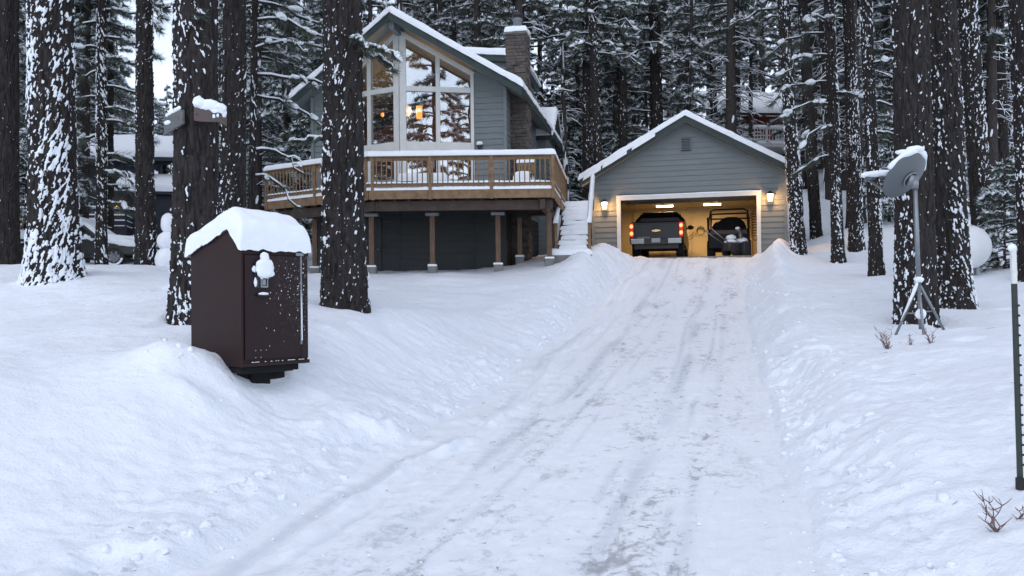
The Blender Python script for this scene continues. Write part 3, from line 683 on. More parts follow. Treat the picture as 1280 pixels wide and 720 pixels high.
# ------------------------------------------------------------------ deck (a thing of its own, on its posts)
DFZ = 4.72; RT = 5.70
Bp, Cp = atz(461, 195.6, RT), atz(690, 195.6, RT)
Cp = Vector((Cp.x, Bp.y-.05, RT)); 
Bp = Vector((Bp.x, Bp.y, RT)); Ap = atz(334, 213.5, RT); Dp = Vector((at(705,223,29.9).x, 29.9, RT))
print('deck corners', [tuple(round(c,2) for c in p) for p in (Ap,Bp,Cp,Dp)])
def build_deck():
    dk = empty('wooden_deck', (Cp.x, Cp.y, gz(Cp.x, Cp.y)), 0, 'raised cedar deck with snow-topped railing wrapped round the chalet front', 'deck')
    off = np.array(dk.location); L = lambda p, z=None: tuple(np.array((p[0], p[1], p[2] if z is None else z))-off)
    X = MB(); back = [hw(3.1, .9, 0), hw(2.15,.82,0), hw(0,.08,0), hw(-2.15,.82,0), hw(-3.1,.9,0), hw(-3.6,3.5,0)]
    poly = [Ap, Bp, Cp, Dp, hw(3.3, 2.0, 0)]+back
    # floor in convex pieces
    for pl in ([Bp, Cp, back[0], back[1], back[2]], [Ap, Bp, back[2], back[3], back[4], back[5]], [Cp, Dp, hw(3.75, 2.8, 0), back[0]]):
        X.prism([L(p, DFZ-.05) for p in pl], (0,0,.05))
    fo = X.build('deck_floor', M['cedar_dark'], dk)
    sn = MB()
    c = hw(0,.1,0)
    sn.snow(L(Bp+Vector((.05,.08,0)),DFZ), L(Cp+Vector((-.1,.08,0)),DFZ), L(back[0],DFZ), L(back[2]+Vector((-.3,0,0)),DFZ), .20, .08, 20, 10, 2, .12, 0)
    sn.snow(L(Ap+Vector((.2,0,0)),DFZ), L(Bp+Vector((.02,.1,0)),DFZ), L(back[2]+Vector((-.3,0,0)),DFZ), L(back[4]+Vector((-.4,0,0)),DFZ), .20, .08, 20, 10, 3, .12, 0)
    sn.snow(L(Cp+Vector((-.1,.1,0)),DFZ), L(Dp+Vector((-.1,0,0)),DFZ), L(hw(3.85,2.7,0),DFZ), L(back[0],DFZ), .20, .08, 12, 10, 4, .12, 0)
    sn.build('snow', M['snowcap'], fo, True)
    segs = [(Ap,Bp),(Bp,Cp),(Cp,Dp)]
    for si, (a, b) in enumerate(segs):
        d = Vector((b.x-a.x, b.y-a.y, 0)); ln = d.length; d.normalize(); n = Vector((d.y, -d.x, 0))
        k = MB(); k.beam(L(a+n*.02, DFZ-.115), L(b+n*.02, DFZ-.115), .045, .25); k.build('rim_board', M['cedar'], dk, bevel=.004)
        k = MB(); k.beam(L(a-n*.30, DFZ-.41), L(b-n*.30, DFZ-.41), .14, .27); k.build('beam', M['cedar_dark'], dk)
        k = MB()
        for f in np.arange(.3, ln, .41):
            q = a+d*f; k.beam(L(q-n*.06, DFZ-.17), L(q-n*1.9, DFZ-.17), .04, .22)
        k.build('joists', M['cedar_dark'], dk)
        k = MB(); k.beam(L(a, RT-.02), L(b, RT-.02), .14, .04); k.beam(L(a, RT-.09), L(b, RT-.09), .04, .09); k.beam(L(a, DFZ+.16), L(b, DFZ+.16), .04, .09)
        ra = k.build('railing', M['cedar'], dk, bevel=.004)
        nb = int(ln/.142)
        bm = MB(); bm.beam(tuple(n*.035)+() if False else (n.x*.035, n.y*.035, 0), (n.x*.035, n.y*.035, .80), .032, .032); bme = None
        for q in range(nb):
            f = (q+.5)/nb*ln; pos = a+d*f
            if bme is None:
                o = bm.build('baluster', M['cedar'], ra); bme = o
            else:
                o = bme.copy(); link(o, ra)
            o.location = L(pos, DFZ+.10)
        k = MB(); e = n*.10; up = Vector((0,0,RT))
        k.snow(L(a+e-d*.06, RT), L(b+e+d*.06, RT), L(b-e+d*.06, RT), L(a-e-d*.06, RT), .15, .08, int(ln*5), 5, 20+si, .12, .01)
        k.build('snow', M['snowcap'], ra, True)
        k = MB(); e = n*.05
        k.snow(L(a+n*.05, DFZ+.205), L(b+n*.05, DFZ+.205), L(b-n*.03, DFZ+.205), L(a-n*.03, DFZ+.205), .05, .03, int(ln*12), 3, 30+si, .5, 0)
        k.snow(L(a+n*.045, DFZ+.01), L(b+n*.045, DFZ+.01), L(b-n*.06, DFZ+.01), L(a-n*.06, DFZ+.01), .09, .04, int(ln*12), 3, 40+si, .4, 0)
        k.build('rail_snow', M['snowcap'], ra, True)
        m = {0:3, 1:4, 2:3}[si]
        for q in range(m):
            if si > 0 and q == 0: continue
            f = q/(m-1); pos = a+d*(ln*f)+n*.03
            if si == 0 and q == 2: pos = pos + d*(-.12)
            k = MB(); k.box(L(pos, (DFZ-.26+RT-.03)/2), (.09,.09,RT-.03-DFZ+.26), math.atan2(d.y, d.x)); k.build('rail_post', M['cedar'], dk, bevel=.006)
    k = MB(); q = Bp+Vector((.1,-.01,0)); k.box(L(q, (DFZ-.26+RT-.03)/2), (.09,.09,RT-.03-DFZ+.26)); k.build('rail_post', M['cedar'], dk, bevel=.006)
    ps = [at(465,342,25.95), at(541,345,25.95), at(623,341,25.95), at(687,334,25.95), at(650,338,27.6), at(694,330,28.2), at(394,334,27.5)]
    for i, p in enumerate(ps):
        g = gz(p.x, p.y); zt = DFZ-.55
        k = MB(); k.box(L((p.x,p.y,(g+.18+zt)/2)), (.145,.145,zt-g-.18)); po = k.build('post', M['post'], dk, bevel=.008)
        k = MB(); k.box(L((p.x,p.y,g+.02)), (.27,.27,.36)); k.build('footing', M['concrete'], po, bevel=.015)
        k = MB(); k.snow(L((p.x-.14,p.y-.14,g+.19)), L((p.x+.14,p.y-.14,g+.19)), L((p.x+.14,p.y-.06,g+.19)), L((p.x-.14,p.y-.06,g+.19)), .06, .03, 4, 3, i, .2, 0); k.build('snow', M['snowcap'], po, True)
        if i < 3: k = MB(); k.box(L((p.x,p.y-.0,zt-.02)), (.40,.20,.09)); k.build('post_cap', M['metal'], po, bevel=.006)
    return dk
deck = build_deck()
# things standing on the deck
p0, p1 = at(497, 230, 26.45), at(560, 230, 26.45)
t = empty('patio_table', ((p0.x+p1.x)/2, 26.75, DFZ+.05), R(-2), 'long low table under a thick slab of snow on the deck', 'table')
W = (p1.x-p0.x)
k = MB(); k.box((0,0,.40), (W*.96,.8,.05)); k.build('tabletop', M['cedar_dark'], t, bevel=.005)
for a in (-1,1):
    for b in (-1,1): k = MB(); k.box((a*W*.42, b*.32, .19), (.06,.06,.38)); k.build('leg', M['cedar_dark'], t)
k = MB(); k.snow((-W/2,-.42,.425),(W/2,-.42,.425),(W/2,.42,.425),(-W/2,.42,.425), .26, .1, 10, 8, 5, .1, 0); k.build('snow', M['snowcap'], t, True)
p = at(655, 236, 27.0)
t = empty('patio_chair', (p.x, 27.0, DFZ+.05), R(-12), 'wooden patio chair heaped with snow at the right end of the deck', 'chair')
k = MB()
for q in range(5): k.box((0,-.25+q*.12,.42), (.52,.09,.03))
k.build('seat', M['cedar_dark'], t)
k = MB()
for q in range(5): k.box((-.22+q*.11,.30,.75), (.08,.03,.62))
k.box((0,.30,1.05), (.55,.035,.08)); k.build('backrest', M['cedar'], t)
for a in (-1,1):
    k = MB(); k.box((a*.29,.02,.66), (.08,.62,.03)); k.build('armrest', M['cedar'], t)
    for b in (-1,1): k = MB(); k.box((a*.27, b*.27,.33), (.05,.05,.66)); k.build('leg', M['cedar_dark'], t)
k = MB(); k.snow((-.27,-.30,.44),(.27,-.30,.44),(.27,.28,.44),(-.27,.28,.44), .30, .12, 6, 6, 6, .2, 0)
k.snow((-.28,.26,1.09),(.28,.26,1.09),(.28,.34,1.09),(-.28,.34,1.09), .12, .04, 6, 3, 7, .2, 0); k.build('snow', M['snowcap'], t, True)

# ------------------------------------------------------------------ stairs up to the deck
def build_stairs():
    B0 = at(716, 318, 26.9); B1 = at(722, 259, 29.5); z0 = B0.z-.02; z1 = DFZ
    W = .86; d = Vector((B1.x-B0.x, B1.y-B0.y, 0)); ln = d.length; d.normalize(); n = Vector((d.y,-d.x,0))
    st = empty('outdoor_staircase', (B0.x, B0.y, z0-.25), 0, 'snow-buried wooden steps with handrails climbing between the deck and the garage', 'stairs')
    off = np.array(st.location); L = lambda v: tuple(np.array(tuple(v))-off)
    N = 10; rise = (z1-z0)/N; run = ln/N
    k = MB(); c = B0-d*.45; k.box(L((c.x, c.y, z0-.16)), (1.25, .95, .30), math.atan2(d.y,d.x)-math.pi/2); la = k.build('landing', M['concrete'], st, bevel=.01)
    k = MB(); a = B0-d*.93; b = B0+d*.04
    k.snow(L((a-n*.62).to_3d()+Vector((0,0,0))), L(a+n*.62), L(b+n*.62), L(b-n*.62), .16, .1, 8, 8, 3, .2, .03)
    for v in k.V: v[:,2] += z0-.012-B0.z
    k.build('snow', M['snowcap'], la, True)
    for i in range(N):
        c = B0+d*(run*(i+.5)); z = z0+rise*(i+1)
        k = MB(); k.box(L((c.x,c.y,z-.03)), (W, run+.05, .05), math.atan2(d.y,d.x)-math.pi/2); s_ = k.build('step', M['cedar_dark'], st)
        k = MB(); a = c-d*(run*.5+.09); b = c+d*(run*.55)
        j = .04*math.sin(i*2.1)
        k.snow(L((a.x-n.x*(W/2+j), a.y-n.y*(W/2+j), z)), L((a.x+n.x*(W/2+.02), a.y+n.y*(W/2+.02), z)), L((b.x+n.x*W/2, b.y+n.y*W/2, z)), L((b.x-n.x*W/2, b.y-n.y*W/2, z)), .13, .06, 10, 5, i, .35, .03)
        k.build('snow', M['snowcap'], s_, True)
    for sg in (1,-1):
        k = MB(); a = B0+n*sg*(W/2+.03); b = B1+n*sg*(W/2+.03)
        k.beam(L((a.x,a.y,z0+.05)), L((b.x,b.y,z1-.05)), .05, .3); k.build('stringer', M['cedar_dark'], st)
        a = a+n*sg*.05; b = b+n*sg*.05
        k = MB(); a0 = Vector((a.x,a.y,z0+1.0)); b0 = Vector((b.x,b.y,z1+.98))
        k.beam(L(a0), L(b0), .10, .05); hr = k.build('handrail', M['cedar'], st, bevel=.005)
        e = Vector((.075,0,0)); u = Vector((0,0,.03))
        k = MB(); k.snow(L(a0-d*.08-e+u), L(a0-d*.08+e+u), L(b0+e+u+d*.1), L(b0-e+u+d*.1), .14, .06, 4, 14, 5+sg, .25, .05); k.build('snow', M['snowcap'], hr, True)
        for f in (0.02, .98):
            q = a.lerp(b, f); zz = z0+(z1-z0)*f
            k = MB(); k.box(L((q.x,q.y,zz+.45)), (.09,.09,1.12)); k.build('newel_post', M['cedar'], st, bevel=.006)
    return st
stairs = build_stairs()

# ------------------------------------------------------------------ garage
def build_garage():
    g = empty('garage', (GO.x, GO.y, GF), GA, 'grey gabled garage with its wide door open and warm light inside', 'garage')
    H, PK, D = 2.78, 4.66, 7.0; C = GW/2; d0, d1, dh = .98, 5.72, 2.06; tan = (PK-H)/C
    top = lambda u: PK-abs(u-C)*tan
    w = MB()
    siding(w, (0,0,0), (1,0,0), (0,-1,0), [(0,-.3),(d0,-.3),(d0,top(d0)),(0,H)], z0=-.02)
    siding(w, (0,0,0), (1,0,0), (0,-1,0), [(d1,-.3),(GW,-.3),(GW,H),(d1,top(d1))], z0=-.02)
    siding(w, (0,0,0), (1,0,0), (0,-1,0), [(d0,dh),(d1,dh),(d1,top(d1)),(C,PK),(d0,top(d0))], z0=-.02)
    for u, n in ((0,-1),(GW,1)): siding(w, (u,0,0), (0,1,0), (n,0,0), [(0,-.3),(D,-.3),(D,H),(0,H)], z0=-.02)
    w.prism([(0,D,-.3),(GW,D,-.3),(GW,D,H),(C,D,PK),(0,D,H)], (0,-.1,0))
    w.build('wall', M['siding'], g)
    k = MB()
    for u in (.03, GW-.03): k = MB(); k.box((u,-.03,H/2-.15), (.10,.05,H+.1)); k.build('corner_board', M['siding'], g)
    f = MB(); f.box((d0-.02,-.045,dh/2-.1), (.14,.09,dh+.2)); f.box((d1+.02,-.045,dh/2-.1), (.14,.09,dh+.2)); f.box((C+.02,-.048,dh+.05), (d1-d0+.20,.096,.14))
    df = f.build('door_frame', M['trim'], g, bevel=.006)
    k = MB(); a = (d0-.1,-.10,dh+.122); k.snow((d0-.1,-.10,dh+.12),(d1+.12,-.10,dh+.12),(d1+.12,-.03,dh+.12),(d0-.1,-.03,dh+.12), .03,.02, 30,3,2,.6,0); k.build('snow', M['snowcap'], df, True)
    v = MB(); v.box((C,-.03,3.90), (.36,.04,.42)); vo = v.build('vent', M['siding_dark'], g)
    v = MB()
    for q in range(7): v.prism([(C-.15,-.052,3.74+q*.052),(C+.15,-.052,3.74+q*.052),(C+.15,-.082,3.72+q*.052),(C-.15,-.082,3.72+q*.052)], (0,0,.012))
    for a in (-.17,.17): v.box((C+a,-.06,3.90),(.03,.06,.42))
    v.build('louvre', M['siding'], vo)
    # roof
    ov, fo = .34, .38; TH = .2
    for sg in (1,-1):
        A = (C,-fo,PK+.01); B = (C+sg*(C+ov),-fo,top(C+sg*(C+ov))+.01); Cc = (B[0],D+.3,B[2]); Dd = (C,D+.3,PK+.01)
        q = MB(); q.prism([A,B,Cc,Dd], (0,0,TH-.02)); ro = q.build('roof', M['soffit'], g)
        q = MB(); q.prism([np.array(A)+(0,-.03,-.04), np.array(B)+(sg*.03,-.03,-.04), np.array(B)+(sg*.03,-.03,TH), np.array(A)+(0,-.03,TH)], (0,.028,0)); q.prism([np.array(B)+(sg*.001,0,-.05), np.array(Cc)+(sg*.001,0,-.05), np.array(Cc)+(sg*.001,0,TH), np.array(B)+(sg*.001,0,TH)], (sg*.03,0,0)); q.build('fascia', M['fascia'], ro)
        q = MB(); o = np.array([0,0,TH]); q.snow(np.array(A)+o+(-sg*.02,-.07,0), np.array(B)+o+(sg*.10,-.07,-.04), np.array(Cc)+o+(sg*.10,0,-.04), np.array(Dd)+o+(-sg*.02,0,0), .22, .09, 30, 26, 14+sg, .22, 0)
        if sg < 0:      # snow creeping over the rake in loose slabs
            for (s0, s1) in ((.28,.50),(.55,.78),(.80,.97)):
                pa = np.array(A)*(1-s0)+np.array(B)*s0; pb = np.array(A)*(1-s1)+np.array(B)*s1
                q.snow(pa+(0,-.14,TH-.10), pb+(0,-.14,TH-.10), pb+(0,.0,TH), pa+(0,.0,TH), .10, .05, 8, 4, int(s0*50), .4, .02)
        q.build('snow', M['snowcap'], ro, True)
    # inside
    k = MB(); k.box((C, D/2+.05,-.06), (GW-.2, D-.05, .12)); k.build('floor_slab', M['concrete'], g)
    k = MB(); k.box((C,D-.16,1.25), (GW-.2,.06,2.6)); k.box((.14,D/2,1.25),(.05,D-.3,2.6)); k.box((GW-.14,D/2,1.25),(.05,D-.3,2.6)); k.build('interior_wall', M['ply'], g)
    k = MB()
    for u in np.arange(.7,GW,.61): k.box((u,D-.21,1.25),(.045,.06,2.5))
    k.build('wall_studs', M['ply'], g)
    k = MB(); k.box((C,D/2,2.41), (GW-.22,D-.25,.06)); k.build('ceiling', M['ply'], g)
    od = MB()
    for q in range(4): od.box((C+.02, .40+q*.56, 2.16), (d1-d0-.06,.54,.05))
    for q in range(4):
        for a in np.linspace(d0+.3,d1-.3,5): od.box((a,.40+q*.56,2.12),(.06,.50,.05))
    dr = od.build('overhead_door', M['soffit'], g, bevel=.006)
    k = MB()
    for a in (d0+.04,d1-.04): k.tube([(a,.10,0),(a,.10,1.7),(a,.18,1.95),(a,.4,2.06),(a,2.7,2.08)], .025, 6)
    k.tube([(d0,.06,2.28),(d1,.06,2.28)], .028, 8)
    for a in np.linspace(d0+.6,d1-.6,3): k.box((a,.12,2.22),(.05,.06,.30)); 
    k.build('track', M['darkmetal'], dr)
    return g
garage = build_garage()
gl = lambda u, v, z: gw(u, v, GF+z)
M['tube'] = emit('fluorescent_tube', (1.0,.86,.62), 9)
for u, lab in ((2.15,'left'), (4.05,'right')):
    l = empty('ceiling_light', gl(u, 5.2, 2.375), GA, f'bright strip light under the garage ceiling, the {lab} one of two', 'lamp', 'garage ceiling lights')
    k = MB(); k.box((0,0,-.015),(.74,.28,.03)); k.build('housing', M['trim'], l, bevel=.004)
    k = MB()
    for a in (-.07,.07): k.tube([(-.33,a,-.055),(.33,a,-.055)], .026, 8)
    k.build('tube', M['tube'], l, True)
    a = bpy.data.lights.new('garage_light', 'AREA'); a.shape = 'RECTANGLE'; a.size = 1.0; a.size_y = .25; a.energy = 42; a.color = (1,.66,.30)
    o = bpy.data.objects.new('garage_light', a); o.location = gl(u, 5.0, 2.28); link(o)
M['lantern_glass'] = emit('lantern_glass', (1.0,.55,.18), 11)
for u, z, lab in ((.46,1.86,'left of the garage door, near the steps'), (6.12,1.93,'right of the garage door, near the speckled trunk')):
    l = empty('garage_lantern', gl(u,-.16,z), GA, f'lit wall lantern {lab}', 'lamp', 'lit lanterns on the garage front')
    k = MB(); k.box((0,.13,0),(.11,.03,.22)); k.tube([(0,.12,.06),(0,.06,.16),(0,0,.17)], .012, 6); k.build('bracket', M['darkmetal'], l)
    k = MB(); k.lathe([(0,-.13),(.045,-.12),(.05,-.10)], n=10); k.lathe([(.10,.10),(.085,.13),(.03,.18),(0,.19)], n=10); 
    for q in range(6): an = q*math.pi/3; k.tube([(.052*math.cos(an),.052*math.sin(an),-.11),(.085*math.cos(an),.085*math.sin(an),.11)], .006, 4)
    k.build('cage', M['darkmetal'], l); l.scale = (1.25,)*3
    k = MB(); k.lathe([(0,-.10),(.046,-.10),(.078,.10),(0,.10)], n=12); k.build('lantern_glass', M['lantern_glass'], l, True)
    thing_light('lantern_light', gl(u,-.26,z), 52, (1,.50,.16), .06)
# ------------------------------------------------------------------ pickup truck in the garage
def text_mesh(parent, name, txt, size, loc, rot, m, ext=.004):
    c = bpy.data.curves.new(name, 'FONT'); c.body = txt; c.size = size; c.extrude = ext; c.align_x = 'CENTER'; c.align_y = 'CENTER'
    tmp = bpy.data.objects.new('tmp', c); COL.objects.link(tmp); bpy.context.view_layer.update()
    me = bpy.data.meshes.new_from_object(tmp.evaluated_get(bpy.context.evaluated_depsgraph_get())); bpy.data.objects.remove(tmp)
    me.materials.clear(); me.materials.append(m); o = bpy.data.objects.new(name, me); link(o, parent); o.location = loc; o.rotation_euler = rot; return o
M['truckpaint'] = mat('dark_blue_car_paint', (.004,.0055,.009), .4, 0, .1, 2, bmp=0)
M['chrome'] = mat('chrome', (.20,.21,.225), .22, .85, .05, 6, bmp=0)
M['redlens'] = emit('lit_red_lens', (.55,.02,.012), .32)
M['taillit'] = emit('lit_tail_lamp', (1.0,.22,.07), 2.2)
M['gold'] = mat('gold_emblem', (.70,.52,.20), .3, .6, .05, 6, bmp=0)
M['plate'] = mat('licence_plate', (.30,.31,.33), .5, 0, .3, 40, bmp=0)
def wheel(parent, loc, r=.40, w=.27, snow=False):
    x, y, z = loc; k = MB(); Rm = [(0,0,1),(0,1,0),(-1,0,0)]
    k.lathe([(r*.62,-w/2),(r*.93,-w/2),(r,-w*.36),(r,w*.36),(r*.93,w/2),(r*.62,w/2)], loc, 28, mat3=Rm); ty = k.build('wheel', M['rubber'], parent, True)
    k = MB(); k.lathe([(0,-w*.38),(r*.25,-w*.40),(r*.55,-w*.33),(r*.63,-w*.46)], loc, 28, mat3=Rm); k.lathe([(0,w*.38),(r*.25,w*.40),(r*.55,w*.33),(r*.63,w*.46)], loc, 28, mat3=Rm)
    for q in range(6):
        a = q*math.pi/3
        for s_ in (1,-1): k.beam((x+s_*w*.40, y+.05*math.cos(a), z+.05*math.sin(a)), (x+s_*w*.42, y+r*.6*math.cos(a), z+r*.6*math.sin(a)), .07, .03, up=(1,0,0))
    k.build('rim', M['metal'], ty, True); return ty
def loft(mb, secs):
    """secs: list of equal-length closed loops"""
    n = len(secs[0]); V = np.array(secs, float).reshape(-1,3); k = len(secs)
    i = np.arange(k-1)[:,None]*n; j = np.arange(n)[None,:]; j2 = (j+1)%n
    Q = np.stack([i+j, i+j2, i+n+j2, i+n+j], -1).reshape(-1,4)
    T = [(0,q+1,q) for q in range(1,n-1)]+[((k-1)*n,(k-1)*n+q,(k-1)*n+q+1) for q in range(1,n-1)]
    mb.add(V, T, Q)
def pickup():
    P = gl(2.19, .75, 0.005); t = empty('pickup_truck', P, GA+R(1.0), 'dark blue pickup truck parked tail-out in the open garage with its tail lamps lit', 'truck')
    hw_ = .97
    def sec(y, zb, zt, wb, wt, r=.06): return [(-wb,y,zb),(wb,y,zb),(wb+.015,y,(zb*.5+zt*.5)),(wt,y,zt-r),(wt-r,y,zt),(-wt+r,y,zt),(-wt,y,zt-r),(-wb-.015,y,(zb*.5+zt*.5))]
    k = MB(); loft(k, [sec(.05,.62,1.30,.93,.93), sec(.12,.55,1.33,.96,.95), sec(1.9,.50,1.33,.98,.95)]); loft(k, [sec(1.92,.45,1.28,.98,.95), sec(4.0,.45,1.25,.98,.94), sec(4.1,.5,1.22,.98,.93), sec(5.3,.55,1.12,.95,.88), sec(5.55,.6,1.0,.88,.80)])
    k.build('body', M['truckpaint'], t, False, .02)
    k = MB(); loft(k, [sec(1.93,1.25,1.62,.92,.78,.1), sec(2.05,1.25,1.84,.92,.74,.1), sec(2.6,1.25,1.90,.92,.72,.1), sec(3.4,1.25,1.86,.92,.72,.1), sec(4.2,1.22,1.30,.92,.86,.03)]); k.build('cab', M['truckpaint'], t, False, .02)
    k = MB(); k.prism([(-.70,1.955,1.42),(.70,1.955,1.42),(.64,2.03,1.80),(-.64,2.03,1.80)], (0,-.02,.0))
    k.build('rear_window', M['darkglass'], t)
    for sg in (1,-1):
        k = MB(); k.prism([(sg*.90,2.25,1.34),(sg*.90,3.9,1.32),(sg*.74,3.3,1.78),(sg*.74,2.35,1.80)], (sg*.02,0,0)); k.build('side_window', M['darkglass'], t)
    k = MB(); k.box((0,.02,.98),(1.62,.06,.62)); tg = k.build('tailgate', M['truckpaint'], t, bevel=.03)
    k = MB(); k.box((0,-.02,1.255),(1.60,.03,.05)); k.build('tailgate_lip', M['truckpaint'], tg, bevel=.01)
    k = MB(); k.box((0,-.015,1.12),(.26,.02,.09)); k.build('handle', M['darkmetal'], tg, bevel=.01)
    k = MB(); k.prism([(x*.075,-.03,.99+z*.026) for x,z in ((-1.9,-1),(-.75,-1),(-.75,-1.6),(.55,-1.6),(.8,-.85),(2.1,-.85),(1.9,1),(.75,1),(.75,1.6),(-.55,1.6),(-.8,.85),(-2.1,.85))], (0,.018,0)); k.build('emblem', M['gold'], tg)
    text_mesh(tg, 'lettering', 'SILVERADO', .085, (-.45,-.016,.74), (R(90),0,0), M['chrome'])
    for sg in (1,-1):
        k = MB(); k.box((sg*.885,.03,1.02),(.15,.10,.52)); tl = k.build('tail_light', M['redlens'], t, bevel=.02)
        for z in (1.16,.90): k = MB(); k.lump((sg*.885,-.025,z), (.062,.02,.075), lvl=1, jit=0); k.build('lens', M['taillit'], tl, True)
        k = MB(); k.box((sg*.66,-.13,.60),(.50,.16,.20)); k.build('bumper_end', M['chrome'], t, bevel=.025)
        k = MB(); k.lump((sg*1.10,3.55,1.35),(.13,.06,.10), lvl=1, jit=.05); k.tube([(sg*.93,3.55,1.30),(sg*1.05,3.55,1.31)], .03, 6); k.build('side_mirror', M['darkmetal'], t, True)
    k = MB(); k.box((0,-.10,.58),(.85,.16,.20)); k.box((0,.1,.45),(1.6,.3,.25)); bp = k.build('bumper', M['darkmetal'], t, bevel=.015)
    k = MB(); k.box((0,-.19,.63),(.31,.012,.15)); k.build('licence_plate', M['plate'], bp)
    k = MB(); k.box((0,2.05,1.88),(.26,.05,.03)); k.build('brake_light', M['redlens'], t)
    for x in (-.80,.80):
        for y in (1.05,4.55): wheel(t, (x,y,.40))
    return t
pickup()

# ------------------------------------------------------------------ utility vehicle under a dark cover
M['tarp_and_shade'] = mat('black_tarp_and_shade', (.005,.005,.006), .95, 0, .2, 4, bmp=.5, bdist=.03)  # also colours the rubbish box stand, where black stands in for shade
M['redpaint'] = mat('dark_red_paint', (.035,.006,.007), .4, 0, .15, 3)
def utv():
    P = gl(4.72, 1.5, 0); t = empty('utility_vehicle', P, GA, 'black off-road buggy with a tubular roll cage parked in the right bay of the garage', 'vehicle')
    k = MB()
    def s(y, zb, zt, w): return [(-w,y,zb),(w,y,zb),(w,y,zt-.08),(w-.08,y,zt),(-w+.08,y,zt),(-w,y,zt-.08)]
    loft(k, [s(0,.35,.95,.70), s(.1,.3,1.05,.74), s(1.1,.3,1.0,.74), s(1.2,.3,.75,.74), s(2.2,.3,.80,.74), s(2.9,.4,.7,.6)]); M['buggy'] = mat('black_buggy_plastic', (.008,.008,.009), .7, 0, .2, 6); k.build('body', M['buggy'], t, False, .02)
    k = MB(); k.box((0,-.01,.92),(1.30,.03,.16)); k.build('tailgate', M['redpaint'], t, bevel=.01)
    k = MB(); k.lump((0,.55,1.05),(.62,.5,.42), seed=3, lvl=3, jit=.22); k.build('covered_load', M['tarp_and_shade'], t, True)
    k = MB(); r = .032
    for x in (-.72,.72): k.tube([(x,1.15,.8),(x,1.10,1.5),(x*.93,1.2,1.80),(x*.93,2.3,1.80),(x,2.9,1.1)], r, 8)
    k.tube([(-.72,1.12,1.45),(-.67,1.13,1.78),(-.55,1.2,1.86),(.55,1.2,1.86),(.67,1.13,1.78),(.72,1.12,1.45)], r, 8); k.tube([(-.66,2.3,1.80),(.66,2.3,1.80)], r, 8); k.tube([(-.72,1.12,1.50),(.72,1.12,1.50)], r*.9, 8); k.tube([(0,1.12,1.5),(0,1.12,1.05)], r*.6, 6)
    k.tube([(-.72,.1,1.0),(-.74,.1,1.45),(-.72,1.1,1.5)], r, 8)
    k.build('roll_cage', M['darkmetal'], t, True)
    k = MB(); k.box((0,1.45,.95),(1.25,.12,.55)); k.box((0,1.65,.72),(1.25,.5,.14)); k.build('seat', M['tarp_and_shade'], t, bevel=.03)
    for x in (-.66,.66):
        for y in (.45,2.45): wheel(t, (x,y,.33), .33, .24)
    return t
utv()
# snow blower parked in front of it
def blower():
    P = gl(4.80, .62, 0); t = empty('snow_blower', P, GA+R(35), 'snow-dusted snow blower with a curved chute parked at the garage door opening', 'machine')
    M['blowerpaint'] = mat('blower_paint', (.05,.05,.055), .5, 0, .3, 6)
    k = MB(); k.box((.0,.0,.33),(.42,.40,.30)); k.build('engine', M['blowerpaint'], t, bevel=.04)
    k = MB(); k.tube([(0,0,.46),(0,0,.60)], .10, 12); k.box((.16,.05,.52),(.16,.16,.12)); k.build('fuel_tank', M['blowerpaint'], t, bevel=.02)
    k = MB(); k.prism([(.30,-.33,.05),(.62,-.33,.05),(.58,-.33,.50),(.34,-.33,.52)], (0,.66,0)); k.build('auger_housing', M['blowerpaint'], t, bevel=.02)
    k = MB(); k.tube([(.40,0,.48),(.40,0,.72),(.38,-.02,.86),(.30,-.05,.95),(.2,-.08,.94)], [.09,.085,.08,.075,.07], 10); k.build('chute', M['metal'], t, True)
    for y in (-.15,.15):
        k = MB(); k.tube([(-.1,y,.40),(-.62,y*1.4,.72),(-.95,y*1.6,.95)], .018, 6); k.build('handle', M['metal'], t, True)
    for y in (-.27,.27): wheel_ = MB(); wheel_.lathe([(0,-.05),(.17,-.06),(.2,-.03),(.2,.03),(.17,.06),(0,.05)], (0,y,.2), 18, mat3=[(1,0,0),(0,0,1),(0,-1,0)]); wheel_.build('wheel', M['rubber'], t, True)
    k = MB(); k.lump((0,0,.66),(.17,.16,.10), seed=2, lvl=2); k.lump((.02,.02,.52),(.24,.22,.08), seed=5, lvl=2); k.lump((.46,.05,.55),(.20,.33,.11), seed=7, lvl=2); k.lump((.25,-.06,.99),(.10,.08,.05), seed=8, lvl=2); k.lump((.42,.0,.72),(.06,.05,.10), seed=9, lvl=1); k.build('snow', M['snowcap'], t, True)
    return t
blower()
M['hosetan'] = mat('dull_brown_hose', (.10,.065,.035), .7, 0, .2, 9)
# things hung on and leaned against the garage walls
t = empty('hanging_hose', gl(3.52, 6.72, 1.35), GA, 'small coil of dull brown hose hanging on the back wall between truck and buggy', 'hose')
k = MB()
for q in range(5): k.tube([((.22+.015*q)*math.cos(a), -.02-.02*q, .06*q*.3+(.26+.01*q)*math.sin(a)) for a in np.linspace(0,2*math.pi,24)], .013, 6)
k.build('coil', M['hosetan'], t, True); t.scale = (.6,.6,.6); k = MB(); k.tube([(0,.05,.24),(0,-.1,.24),(0,-.12,.30)], .015, 6); k.build('hook', M['darkmetal'], t)
t = empty('hanging_cable', gl(3.05, 6.72, 1.2), GA, 'tangled loop of cable hanging on the back wall just right of the truck', 'cable')
k = MB(); k.tube([(-.3,-.03,.1),(-.1,-.04,-.15),(.12,-.03,.05),(.25,-.04,.22),(.2,-.05,-.12),(-.05,-.05,-.28)], .02, 6); k.build('loop', M['hosetan'], t, True); t.scale = (.7,.7,.7); k = MB(); k.tube([(0,.05,.2),(0,-.06,.2)], .012, 5); k.build('hook', M['darkmetal'], t)
